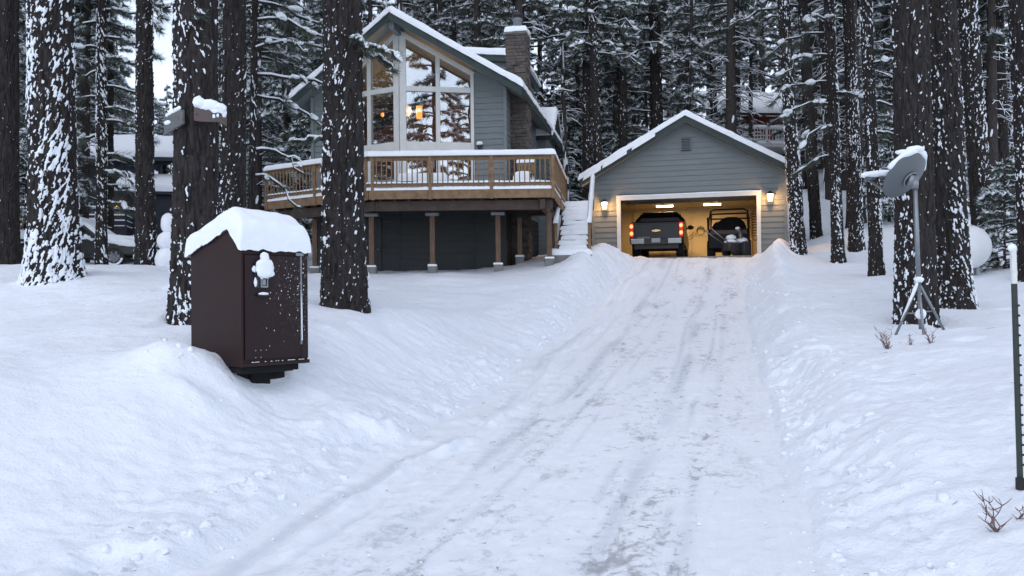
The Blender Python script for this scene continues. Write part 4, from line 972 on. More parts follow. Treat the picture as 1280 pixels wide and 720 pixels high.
for i, (u, w_, c_, nm, lab) in enumerate(((5.98,.16,(.22,.15,.09),'snowshoe','tall brown snowshoe hung on the right garage wall'), (6.15,.14,(.45,.30,.10),'ski_pair','pale yellow skis leaning on the right garage wall'))):
    t = empty(nm, gl(u-.25, 6.35 if i == 0 else 5.6, .55 if i == 0 else .02), GA, lab, 'sports gear')
    mm = mat(nm+'_wood', c_, .5, 0, .3, 8)
    if i == 0:
        k = MB(); k.tube([(.2*math.sin(a)*(1.1-.4*math.cos(a)), 0, .95-.6*math.cos(a)) for a in np.linspace(0,2*math.pi,28)], .03, 6); k.build('frame', mm, t, True)
        k = MB()
        for q in np.linspace(.5,1.4,9): k.tube([(-.2,0,q),(.2,0,q+.08)], .012, 4); k.tube([(.2,0,q),(-.2,0,q+.08)], .012, 4)
        k.build('webbing', M['darkmetal'], t)
    else:
        for q in (-.06,.06): k = MB(); k.prism([(q-.04,0,0),(q+.04,0,0),(q+.045,.35,1.5),(q,.42,1.62),(q-.045,.35,1.5)], (0,-.02,0)); so = k.build('ski', mm, t, bevel=.004); k = MB(); k.box((q,.13,.72),(.07,.10,.22)); k.build('binding', M['darkmetal'], so)

# ------------------------------------------------------------------ bear-proof rubbish box
def bearbox():
    F = at(302, 459.5, 8.6); a = R(48); u = Vector((math.cos(a), math.sin(a), 0)); v = Vector((-u.y, u.x, 0))
    W, D, H = .77, .99, 1.165; zb = F.z
    m, tt, b = nt('brown_powder_coat'); vv = coords(tt)
    n = tnoise(tt, 3, 4, .6, vv); base_ = ramp(tt, n, [(.3,(.020,.0092,.0086)),(.7,(.027,.0125,.0115))])
    tt.links.new(base_, b.inputs['Base Color']); b.inputs['Roughness'].default_value = .55; b.inputs['Specular IOR Level'].default_value = .22; bump(tt, b, tnoise(tt, 90, 3, .6, vv), .12, .002); M['boxbrown'] = m
    # door paint with wind-blown snow specks and scuffs
    m2, tt, b = nt('brown_door_paint'); vv = coords(tt); n = tnoise(tt, 4, 4, .6, vv)
    base_ = ramp(tt, n, [(.3,(.0135,.0054,.0062)),(.7,(.0195,.0083,.009))])
    sc = ramp(tt, tnoise(tt, 26, 6, .75, vv, .8), [(.57,(0,0,0)),(.66,(1,1,1))])
    sp = ramp(tt, tnoise(tt, 95, 2, .5, vv), [(.70,(0,0,0)),(.74,(1,1,1))])
    x = tt.nodes.new('ShaderNodeSeparateXYZ'); tt.links.new(coords(tt), x.inputs[0])
    side = ramp(tt, x.outputs[0], [(.30,(.12,.12,.12)),(.62,(1,1,1))]); hi = ramp(tt, x.outputs[2], [(.45,(.1,.1,.1)),(.85,(1,1,1))])
    def mul(p, q):
        k = tt.nodes.new('ShaderNodeMath'); k.operation = 'MULTIPLY'; tt.links.new(p, k.inputs[0]); tt.links.new(q, k.inputs[1]); return k.outputs[0]
    reg = mul(side, hi); c1 = mix(tt, mul(sc, reg), base_, (.12,.105,.11)); pw = mul(sp, reg); c2 = mix(tt, pw, c1, (.8,.84,.9))
    tt.links.new(c2, b.inputs['Base Color']); b.inputs['Roughness'].default_value = .5; b.inputs['Specular IOR Level'].default_value = .25; bump(tt, b, tnoise(tt, 90, 3, .6, vv), .12, .002); M['boxdoor'] = m2
    t = empty('rubbish_box', (F.x, F.y, zb-.34), a, 'dark brown steel bear-proof rubbish box with a thick cap of snow', 'rubbish box')
    z0 = .34
    side = [(0,z0),(D,z0),(D,z0+H-.02),(.20,z0+H+.205),(0,z0+H)]
    k = MB(); k.prism([(0.002,y,z) for y,z in side], (W-.004,0,0)); bd = k.build('body', M['boxbrown'], t, bevel=.006)
    k = MB(); k.box((W/2,-.006,z0+.02),(W+.016,.03,.035)); k.box((W/2,-.004,z0+H-.03),(W+.01,.02,.05)); k.box((.006,-.004,z0+H/2),(.025,.014,H)); k.build('edge_trim', M['boxbrown'], bd, bevel=.003)
    # door with recessed latch
    k = MB(); k.box((W/2-.035,-.012,z0+H/2+.005),(W-.13,.018,H-.13)); dr = k.build('door', M['boxdoor'], t, bevel=.004)
    k = MB(); k.box((W-.05,-.008,z0+H/2+.005),(.088,.014,H-.10)); k.build('side_panel', M['boxdoor'], t, bevel=.003)
    k = MB(); k.box((.20,-.024,z0+H-.29),(.13,.012,.20)); k.build('latch_plate', M['darkmetal'], dr, bevel=.003)
    k = MB()
    for (x,z,w,h) in ((.235,-.285,.075,.018),(.235,-.375,.075,.018),(.20,-.33,.012,.10),(.27,-.33,.012,.10)): k.box((x,-.036,z0+H+z),(w,.016,h))
    k.box((.235,-.032,z0+H-.33),(.04,.008,.06)); k.build('latch', M['metal'], dr, bevel=.002)
    k = MB(); k.box((.22,-.04,z0+H-.46),(.13,.035,.022)); k.build('handle', M['darkmetal'], dr, bevel=.004)
    k = MB(); k.tube([(W-.094,-.022,z0+.20),(W-.094,-.022,z0+H-.06)], .010, 8); k.box((W-.11,-.022,z0+H-.04),(.09,.012,.03)); hg = k.build('hinge', M['metal'], t)
    k = MB(); k.snow((W-.10,-.036,z0+.24),(W-.088,-.036,z0+.24),(W-.088,-.026,z0+H-.12),(W-.10,-.026,z0+H-.12), .006,.004,3,60,3,1.2,0); k.build('snow', M['snowcap'], hg, True)
    k = MB()
    for i in range(3): k.tube([(.14+i*.06,-.028,z0+.16),(.14+i*.06,-.018,z0+.16)], .007, 6)
    for i in range(2): k.tube([(.14+i*.06,-.028,z0+.09),(.14+i*.06,-.018,z0+.09)], .007, 6)
    k.build('rivet', M['metal'], dr)
    k = MB(); k.lump((.235,-.06,z0+H-.19),(.10,.035,.105), seed=4, lvl=3, jit=.28); k.lump((.235,-.045,z0+H-.11),(.055,.03,.075), seed=9, lvl=3, jit=.25); k.lump((.205,-.045,z0+H-.235),(.05,.03,.06), seed=19, lvl=3, jit=.3); k.lump((.13,-.03,z0+H-.20),(.025,.015,.03), seed=11, lvl=2); k.lump((.22,-.045,z0+H-.445),(.06,.02,.014), seed=14, lvl=2); k.lump((.14,-.03,z0+H-.33),(.018,.012,.045), seed=17, lvl=2); k.build('latch_snow', M['snowcap'], dr, True)
    rg = random.Random(3); k = MB()
    for i in range(75):
        x = W-.05-abs(rg.gauss(0,.22)); z = z0+H-.10-abs(rg.gauss(0,.36))
        if x < .08 or z < z0+.05: continue
        r_ = rg.uniform(.002,.006); k.lump((x,-.022,z),(r_,r_*.5,r_*rg.uniform(.8,1.8)), seed=i, lvl=0)
    for i in range(30): k.lump((rg.uniform(.1,W-.05),-.022,z0+.045),(rg.uniform(.005,.012),.006,.004), seed=i+100, lvl=0)
    k.build('snow_flecks', M['snowcap'], dr, True)
    # stand: narrow plinth and runners, black colour standing in for shade below
    k = MB(); k.box((W*.47,D*.5,z0-.035),(W-.10,D-.12,.06)); k.box((W*.46,D*.45,z0-.30),(.22,.45,.6)); k.box((W*.46,.10,z0-.05),(W*.75,.05,.05)); k.build('stand', M['tarp_and_shade'], t, bevel=.006)
    k = MB(); k.box((W*.50,D*.58,z0-.33),(.56,.62,.62)); k.build('plinth', M['tarp_and_shade'], t, bevel=.006)
    # cap of snow following the two roof slopes
    us = np.linspace(0,1,44); vs = np.linspace(0,1,48)
    def prof(y):
        return np.interp(y, [-.04,0,.20,D,D+.05], [z0+H-.012,z0+H,z0+H+.205,z0+H-.02,z0+H-.03])
    U, Vv = np.meshgrid(.5-.5*np.cos(us*math.pi), .5-.5*np.cos(vs*math.pi), indexing='ij')
    X = -.03+U*(W+.05); Y = -.045+Vv*(D+.11)
    dd = np.minimum(np.minimum(X+.03, W+.02-X), np.minimum(Y+.045, D+.065-Y)); q = np.clip(dd/.12,0,1); rnd = np.sqrt(np.clip(1-(1-q)**2,0,1))
    sm_ = np.interp(Y, [-.05,.05,.2,.35,.6,D*.9,D+.07], [0,.08,.235,.30,.26,.10,0]); roofz = np.array([prof(y) for y in Y.ravel()]).reshape(Y.shape)
    th = .222+.03*(fbm(X*3,Y*3,0,71,3)-.5)*2
    th = th*(1+.12*np.exp(-((Y-.05)/.2)**2))*np.interp(X,[-.05,.05,W*.7,W+.03],[.96,1.03,1.0,.88])
    soft = prof(.20)+0*Y; 
    top = roofz+th; ridge_soft = np.exp(-((Y-.20)/.13)**2); top = top-.035*ridge_soft
    Zz = roofz-.004+(top-roofz+.004)*rnd + (fbm(X*9,Y*9,0,72,3)-.5)*.018*rnd
    # overhanging lip: bulge outwards part-way up
    cx_, cy_ = W/2, D/2; bul = .03*np.sin(np.clip(q,0,1)*math.pi)
    X = X+np.sign(X-cx_)*bul*(np.minimum(X+.03,W+.02-X) < .12); Y = Y+np.sign(Y-cy_)*bul*(np.minimum(Y+.045,D+.065-Y) < .12)
    rag = (fbm(X*14,Y*14,0,73,3)-.55)*.05*(q < .03); Zz = Zz+rag
    nU, nV = X.shape; k = MB(); i = np.arange(nU-1)[:,None]*nV; j = np.arange(nV-1)[None,:]
    k.add(np.stack([X,Y,Zz],-1).reshape(-1,3), None, np.stack([i+j,i+nV+j,i+nV+j+1,i+j+1],-1).reshape(-1,4)); k.build('snow_cap', M['snow'], t, True)
    return t
bearbox()

# ------------------------------------------------------------------ snowman
p = at(210, 333, 20); zg = gz(p.x, p.y)
t = empty('snowman', (p.x, p.y, zg), 0, 'plain snowman of three stacked balls standing between the trunks on the left', 'snowman')
k = MB(); k.lump((0,0,.24),(.29,.28,.30), seed=1, lvl=3, jit=.10); k.build('bottom_ball', M['snow'], t, True)
k = MB(); k.lump((0,0,.66),(.235,.235,.225), seed=2, lvl=3, jit=.09); k.build('middle_ball', M['snow'], t, True)
k = MB(); k.lump((.01,0,1.06),(.165,.165,.245), seed=5, lvl=3, jit=.08); k.build('head', M['snow'], t, True)

# ------------------------------------------------------------------ satellite dish
def dish():
    p = at(1151, 414, 13.75); zg = gz(p.x, p.y); top = at(1143.5, 228, 13.75)
    t = empty('satellite_dish', (p.x, p.y, zg), 0, 'grey satellite dish on a tall tripod mast, its rim heaped with snow', 'satellite dish')
    hh = top.z-zg; dx = top.x-p.x
    j = at(1148, 352, 13.75).z-zg
    k = MB(); k.tube([(0,0,.12),(dx*j/hh,0,j)], .030, 12); k.tube([(dx*j/hh,0,j-.05),(dx,0,hh)], .036, 14); k.build('mast', M['metal'], t, True)
    col_ = (dx*j/hh,0,j-.02)
    for (px, py, yy) in ((1118,419,.15),(1183,419,.10),(1155,424,-.38)):
        q = at(px, py, 13.75+yy); e = (q.x-p.x, yy, gz(q.x, 13.75+yy)-zg-.05)
        k = MB(); k.tube([col_, e], .022, 8); lg = k.build('leg', M['metal'], t, True)
        mid = Vector(col_).lerp(Vector(e), .55); k = MB(); k.tube([(dx*.15,0,mid.z),mid], .014, 6); k.build('brace', M['metal'], lg, True)
        if px < 1130:
            k = MB(); k.tube([np.array(col_)+(0,0,.03), np.array(Vector(col_).lerp(Vector(e),.72))+(0,0,.025)], [.04,.018], 8, True, .8); k.build('snow', M['snowcap'], lg, True)
    k = MB(); k.lump((dx*.17,-.02,.36),(.085,.07,.08), seed=3, lvl=2, jit=.2); k.lump((dx*.33,0,j+.03),(.07,.06,.05), seed=6, lvl=2); k.build('tripod_snow', M['snowcap'], t, True)
    # reflector: elliptical shallow bowl, seen from behind
    n = Vector((-.40,.68,.60)).normalized(); c = at(1130, 219, 13.9); c = Vector((c.x-p.x, c.y-p.y, c.z-zg))
    x = Vector((n.y,-n.x,0)).normalized(); y = x.cross(n)
    Rm = np.array([tuple(x),tuple(y),tuple(n)]).T
    rr = np.linspace(0,1,9); a, b_ = .41, .40
    k = MB(); nn = 48; an = np.arange(nn)/nn*2*math.pi
    V = [((a*r*math.cos(q)), (b_*r*math.sin(q)), .11*r*r-.11) for r in rr[1:] for q in an]+[((a*r*math.cos(q)), (b_*r*math.sin(q)), .11*r*r-.125) for r in rr[1:] for q in an]
    V += [(a*1.02*math.cos(q), b_*1.02*math.sin(q), -.008) for q in an]
    V = np.array(V) @ Rm.T + np.array(c)
    Q = []
    for ri in range(7):
        for q in range(nn): Q.append((ri*nn+q, ri*nn+(q+1)%nn, (ri+1)*nn+(q+1)%nn, (ri+1)*nn+q)); Q.append((8*nn+ri*nn+q, 8*nn+(ri+1)*nn+q, 8*nn+(ri+1)*nn+(q+1)%nn, 8*nn+ri*nn+(q+1)%nn))
    for q in range(nn): Q.append((7*nn+q, 7*nn+(q+1)%nn, 16*nn+(q+1)%nn, 16*nn+q)); Q.append((15*nn+q, 16*nn+q, 16*nn+(q+1)%nn, 15*nn+(q+1)%nn))
    T = [(8*nn, 8*nn+(q+1)%nn, 8*nn+q) for q in range(1,nn-1)]+[(0,q,(q+1)%nn) for q in range(1,nn-1)]
    k.add(V, T, Q); M['dishgrey'] = mat('grey_dish_paint', (.105,.118,.128), .5, 0, .06, 4, bmp=.03); rf = k.build('reflector', M['dishgrey'], t, True)
    # snow inside and along the upper rim
    k = MB(); pts = []; rads = []
    for q in np.linspace(R(15), R(172), 30):
        e = Rm @ np.array([a*1.0*math.cos(q), b_*1.0*math.sin(q), .01])+np.array(c); pts.append(tuple(e+np.array([0,.0,.022]))); rads.append(.02+.03*abs(math.sin(q))**.7+.012*math.sin(q*7))
    k.tube(pts, rads, 10, True, 1.0)
    top_ = max(pts, key=lambda e: e[2]); k.lump((top_[0]-.02,top_[1],top_[2]+.03),(.13,.08,.05), seed=2, lvl=2); k.lump((top_[0]-.2,top_[1]-.02,top_[2]-.02),(.14,.07,.045), seed=4, lvl=2)
    k.build('rim_snow', M['snowcap'], rf, True)
    # mount and feed arm
    hub = c - n*.14; tp = Vector((dx,0,hh))
    k = MB(); k.box(tuple(hub*.6+tp*.4),(.15,.12,.15), .4); k.tube([tuple(hub),tuple(tp)], .045, 10); k.tube([tuple(tp-Vector((0,0,.10))),tuple(tp+Vector((0,0,.05)))], .052, 14)
    ring = [tuple(hub+ (x*math.cos(q)+y*math.sin(q))*.12) for q in np.linspace(0,2*math.pi,20)]; k.tube(ring, .014, 6); k.build('mount', M['metal'], t, True)
    f0 = Vector(Rm @ np.array([0,-b_*.95,0]))+c; f1 = at(1083,223,14.3); f1 = Vector((f1.x-p.x,f1.y-p.y,f1.z-zg)); 
    k = MB(); k.tube([tuple(hub), tuple(f0), tuple(f1)], .022, 8); ar = k.build('feed_arm', M['metal'], t, True)
    k = MB(); k.tube([tuple(f1), tuple(f1.lerp(c,.22))], [.05,.035], 10); k.build('feed_horn', M['dishgrey'], ar, True)
    k = MB(); 
    for q in np.linspace(0,.55,7): e = f1.lerp(c+Vector((0,0,.02)), q); k.lump(tuple(e+Vector((0,0,.055))),(.085,.06,.05), seed=int(q*50)+3, lvl=2, jit=.25)
    k.build('snow', M['snowcap'], ar, True)
    return t
dish()

# ------------------------------------------------------------------ propane tank
p = at(1221, 342, 20.0); zg = gz(p.x, p.y)
t = empty('propane_tank', (p.x, p.y, zg), R(8), 'white horizontal gas tank half hidden behind the thick trunks on the right', 'tank')
M['tankwhite'] = mat('white_tank_paint', (.74,.75,.76), .45, 0, .03, 3, bmp=.02)
k = MB(); prof = [(0,-1.15)]+[(.50*math.cos(a),-.75-.40*math.sin(a)) for a in np.linspace(R(85),0,10)]+[(.50*math.cos(a),.75+.40*math.sin(a)) for a in np.linspace(0,R(85),10)]+[(0,1.15)]
k.lathe(prof, (0,1.0,.72), 40, mat3=[(1,0,0),(0,0,1),(0,-1,0)]); k.build('tank_shell', M['tankwhite'], t, True)
for y in (.35,1.65):
    k = MB()
    for x in (-.25,.25): k.box((x,y,.16),(.08,.10,.5))
    k.build('leg', M['metal'], t)
k = MB(); k.tube([(0,1,1.2),(0,1,1.36)], .14, 16); k.build('valve_dome', M['tankwhite'], t, True)

# ------------------------------------------------------------------ steel fence post at the right edge
b0 = at(1276, 590, 5.5); t0 = at(1267, 312, 5.5); zg = gz(b0.x, b0.y)
t = empty('fence_post', (b0.x, b0.y, min(zg, b0.z)), 0, 'green steel T-post with a white painted top leaning at the right edge of the photo', 'post')
dx = t0.x-b0.x; hh = t0.z-t.location.z; M['postgreen'] = mat('dark_green_post_paint', (.022,.032,.026), .5, 0, .2, 30); M['postwhite'] = mat('post_white_paint', (.66,.66,.64), .5, 0, .08, 30)
f = 1-40/280
k = MB(); k.beam((0,0,-.1),(dx*f,0,hh*f), .030, .007, up=(0,1,0)); k.beam((.0,.02,-.1),(dx*f,.02,hh*f), .006, .032, up=(0,1,0)); k.build('shaft', M['postgreen'], t)
k = MB(); k.beam((dx*f,0,hh*f),(dx,0,hh), .031, .008, up=(0,1,0)); k.beam((dx*f,.02,hh*f),(dx,.02,hh), .007, .037, up=(0,1,0)); k.build('white_tip', M['postwhite'], t)
k = MB()
for q in np.arange(.15,1.15,.062): k.lump((dx*q/hh+.017,-.006,q),(.009,.008,.008), seed=int(q*100), lvl=1, jit=.1)
k.build('stud', M['postgreen'], t, True)
k = MB(); k.lump((dx-.004,.008,hh+.012),(.028,.024,.026), seed=8, lvl=2, jit=.15); k.build('snow', M['snowcap'], t, True)
k = MB(); k.tube([(-.012,-.01,.0),(-.012,-.01,.07)], .026, 10); k.build('base_sleeve', M['rubber'], t)
# ------------------------------------------------------------------ navy house on the left
def navy_house():
    P = at(92, 322, 38); A = R(12); zb = gz(P.x+2, P.y)-.1
    t = empty('navy_house', (P.x, P.y, zb), A, 'dark navy two-storey house with snowy roofs behind the left trunks', 'house')
    M['navy'] = mat('navy_siding_paint', (.012,.017,.032), .55, 0, .15, 2, (1,1,5)); M['navytrim'] = mat('navy_trim_paint', (.022,.028,.042), .5, 0, .1, 4)
    M['warmwin'] = emit('lit_curtain_window', (1.0,.66,.30), .42)
    w = MB(); W0, W1, D = -3.6, 5.4, 7
    siding(w, (0,0,0), (1,0,0), (0,-1,0), [(W0,-.3),(W1,-.3),(W1,4.55),(W0,4.55)], lap=.22); siding(w, (W1,0,0), (0,1,0), (1,0,0), [(0,-.3),(D,-.3),(D,4.55),(D/2,5.7),(0,4.55)], lap=.22); siding(w, (W0,0,0), (0,1,0), (-1,0,0), [(0,-.3),(D,-.3),(D,4.55),(D/2,5.7),(0,4.55)], lap=.22); w.prism([(W0,D,-.3),(W1,D,-.3),(W1,D,4.5),(W0,D,4.5)], (0,-.1,0)); w.build('wall', M['navy'], t)
    for sg in (1,-1):
        y0 = D/2; y1 = D/2-sg*(D/2+.55)
        q = MB(); q.prism([(W0-.4,y0,5.75),(W1+.4,y0,5.75),(W1+.4,y1,4.32),(W0-.4,y1,4.32)], (0,0,.18)); r = q.build('roof', M['navytrim'], t)
        q = MB(); q.snow((W0-.45,y0,5.93),(W1+.45,y0,5.93),(W1+.45,y1-sg*.06,4.48),(W0-.45,y1-sg*.06,4.48), .26,.12,24,14,31,.15,0); q.build('snow', M['snowcap'], r, True)
    # porch roof lower down on the right
    q = MB(); q.prism([(2.0,0,3.45),(W1+.3,0,3.45),(W1+.3,-1.5,2.75),(2.0,-1.5,2.75)], (0,0,.14)); r = q.build('porch_roof', M['navytrim'], t)
    q = MB(); q.snow((1.95,0.0,3.59),(W1+.35,0.0,3.59),(W1+.35,-1.58,2.87),(1.95,-1.58,2.87), .26,.12,16,8,33,.15,0); q.build('snow', M['snowcap'], r, True)
    q = MB(); siding(q, (2.6,-1.25,0), (1,0,0), (0,-1,0), [(0,-.3),(2.7,-.3),(2.7,2.72),(0,2.72)], lap=.22); siding(q, (5.3,-1.25,0), (0,1,0), (1,0,0), [(0,-.3),(1.25,-.3),(1.25,3.1),(0,2.72)], lap=.22); q.build('porch_wall', M['navy'], t)
    def win(u, z, w_, h_, m, sn=True, v=-.03):
        q = MB()
        for (a,b,c,d) in ((0,h_/2,w_+.14,.08),(0,-h_/2,w_+.14,.08),(-w_/2-.03,0,.08,h_),(w_/2+.03,0,.08,h_),(0,0,.04,h_)): q.box((u+a,v-.02,z+b),(c,.07,d))
        o = q.build('window', M['navytrim'], t); q = MB(); q.box((u,v,z),(w_,.02,h_)); q.build('pane', m, o)
        if sn: q = MB(); q.snow((u-w_/2-.1,v-.09,z-h_/2+.03),(u+w_/2+.1,v-.09,z-h_/2+.03),(u+w_/2+.1,v,z-h_/2+.03),(u-w_/2-.1,v,z-h_/2+.03), .06,.03,10,3,3,.3,0); q.build('snow', M['snowcap'], o, True)
    win(4.0, 3.98, .75, .6, M['glass'], False); win(.55, 2.2, .55, .9, M['glass']); win(-2.3, 1.9, .8, 1.2, M['warmwin']); win(-.2, 3.95, 1.5, .8, M['glass']); win(-.2,3.0,1.5,.5,M['glass'])
    # porch deck with snow-lined board rails
    q = MB(); q.box((-.5,-1.35,1.05),(6.2,2.3,.16)); dk = q.build('porch_deck', M['navytrim'], t)
    rl = MB(); sn = MB()
    for i, z in enumerate((1.25,1.47,1.69,1.95)):
        d_ = .10 if i < 3 else .13
        for (a,b) in (((-3.6,-2.48),(2.6,-2.48)),((2.6,-2.48),(2.6,-.1))):
            rl.beam((a[0],a[1],z),(b[0],b[1],z),.05,d_); o = z+d_/2
            if a[1] == b[1]: sn.snow((a[0],a[1]-.05,o),(b[0],b[1]-.05,o),(b[0],b[1]+.05,o),(a[0],a[1]+.05,o), .05+.05*(i == 3),.03,40,3,i,.5,0)
            else: sn.snow((a[0]-.05,a[1],o),(a[0]+.05,a[1],o),(b[0]+.05,b[1],o),(b[0]-.05,b[1],o), .05+.05*(i == 3),.03,3,16,i+9,.5,0)
    for x in (-3.6,-2.0,-.4,1.1,2.6): rl.box((x,-2.45,1.1),(.10,.10,1.9))
    ro = rl.build('porch_railing', M['navytrim'], dk); sn.build('snow', M['snowcap'], dk, True)
    for x in (-3.4,-.5,2.5):
        q = MB(); q.box((x,-2.3,.4),(.14,.14,1.3)); q.build('porch_post', M['navytrim'], t)
    A_ = Matrix.Rotation(A,4,'Z'); 
    return t, (lambda u,v,z: Matrix.Translation((P.x,P.y,zb)) @ A_ @ Vector((u,v,z)))
nh, nw_ = navy_house()
l = empty('porch_lamp', nw_(1.75,-.12,2.35), R(12), 'small lit lamp glowing yellow on the navy house porch', 'lamp')
q = MB(); q.box((0,.07,.05),(.1,.06,.2)); q.tube([(0,.06,.14),(0,0,.16),(0,0,.10)], .012, 5); q.build('bracket', M['darkmetal'], l)
M['porchglow'] = emit('porch_lamp_glow', (1.0,.58,.18), 5); q = MB(); q.lump((0,0,0),(.085,.085,.11), lvl=1, jit=0); q.build('globe', M['porchglow'], l, True)
thing_light('porch_light', nw_(1.75,-.35,2.35), 6, (1,.6,.25), .08)

# ------------------------------------------------------------------ parked car buried in snow
def suv():
    P = at(97, 333, 30); zg = gz(P.x, P.y); t = empty('parked_car', (P.x+.25, P.y, zg-.14), R(2), 'dark pickup-style car thickly covered in snow, parked in front of the navy house', 'car')
    M['carpaint'] = mat('dark_car_paint', (.016,.017,.019), .3, .1, .1, 3, bmp=0)
    side = [(-2.35,.45),(2.1,.42),(2.3,.55),(2.32,.88),(2.15,1.0),(.95,1.10),(.25,1.66),(-.9,1.72),(-1.25,1.15),(-2.35,1.12)]
    k = MB(); k.prism([(x,-.9,z) for x,z in side], (0,1.8,0)); b = k.build('body', M['carpaint'], t, bevel=.06)
    k = MB(); k.prism([(.72,-.912,1.14),(.20,-.912,1.58),(-.30,-.912,1.60),(-.30,-.912,1.14)], (0,.02,0)); k.prism([(-.38,-.912,1.14),(-.38,-.912,1.60),(-.86,-.912,1.60),(-1.02,-.912,1.14)], (0,.02,0)); k.build('side_window', M['darkglass'], t)
    k = MB(); k.lump((.75,-1.02,1.15),(.10,.12,.09), lvl=2, jit=.05); k.build('side_mirror', M['carpaint'], t, True)
    k = MB(); k.box((2.30,-.02,.55),(.14,1.75,.22)); k.build('bumper', M['metal'], t, bevel=.03)
    k = MB(); k.lump((2.20,-.72,.83),(.12,.18,.10), lvl=2, jit=.0); k.build('headlight', M['trim'], t, True)
    k = MB(); k.box((0.05,-.915,.98),(.16,.03,.04)); k.build('door_handle', M['metal'], t)
    for x in (-1.45,1.45):
        for y in (-.80,.80):
            ty = wheel(t, (0,0,0), .37, .24); ty.location = (x,y,.36); ty.rotation_euler = (0,0,R(90))
    k = MB()
    for q in range(26):
        a = R(150)+q/26*R(200); k.lump((1.45+.31*math.cos(a),-.93,.36+.31*math.sin(a)),(.05,.03,.05), seed=q, lvl=0, jit=.4)
    k.snow((2.35,-.93,.88),(2.35,.93,.88),(.92,.9,1.08),(.92,-.9,1.08), .24,.14,8,10,3,.2,.05)
    k.snow((.98,-.88,1.10),(.98,.88,1.10),(.22,.8,1.66),(.22,-.8,1.66), .16,.12,8,8,4,.25,.03)
    k.snow((.28,-.85,1.66),(.28,.85,1.66),(-.95,.85,1.72),(-.95,-.85,1.72), .26,.15,8,8,5,.2,.05)
    k.snow((-1.2,-.93,1.12),(-1.2,.93,1.12),(-2.4,.93,1.12),(-2.4,-.93,1.12), .30,.15,8,8,6,.2,.05)
    k.snow((2.30,-.93,.68),(2.42,-.93,.66),(2.42,.93,.66),(2.30,.93,.68), .08,.05,4,10,7,.3,.02)
    for q in range(46): k.lump((1.0+1.25*((q*.618)%1),-.915,.80+.28*((q*.377)%1)),(.13,.03,.07), seed=q+200, lvl=1, jit=.4)
    for q in range(26):
        x = -.95+q*.07+.02*math.sin(q*5); k.lump((x,-.94,1.10+.03*math.sin(q*1.3)),(.09,.035,.07+.04*math.sin(q*2.3)), seed=q+60, lvl=1, jit=.4)
    for q in range(14): k.lump((-.9+q*.09,-.93,1.60+.02*math.sin(q)),(.10,.05,.06+.02*math.sin(q*3)), seed=q+90, lvl=1, jit=.4)
    for q in range(9): k.lump((-.55+q*.06,-.93,1.36+.012*q*math.sin(q)),(.07,.02,.06), seed=q+130, lvl=1, jit=.4)
    k.build('snow', M['snowcap'], t, True); t.scale = (.9,.9,.86)
    return t
suv()

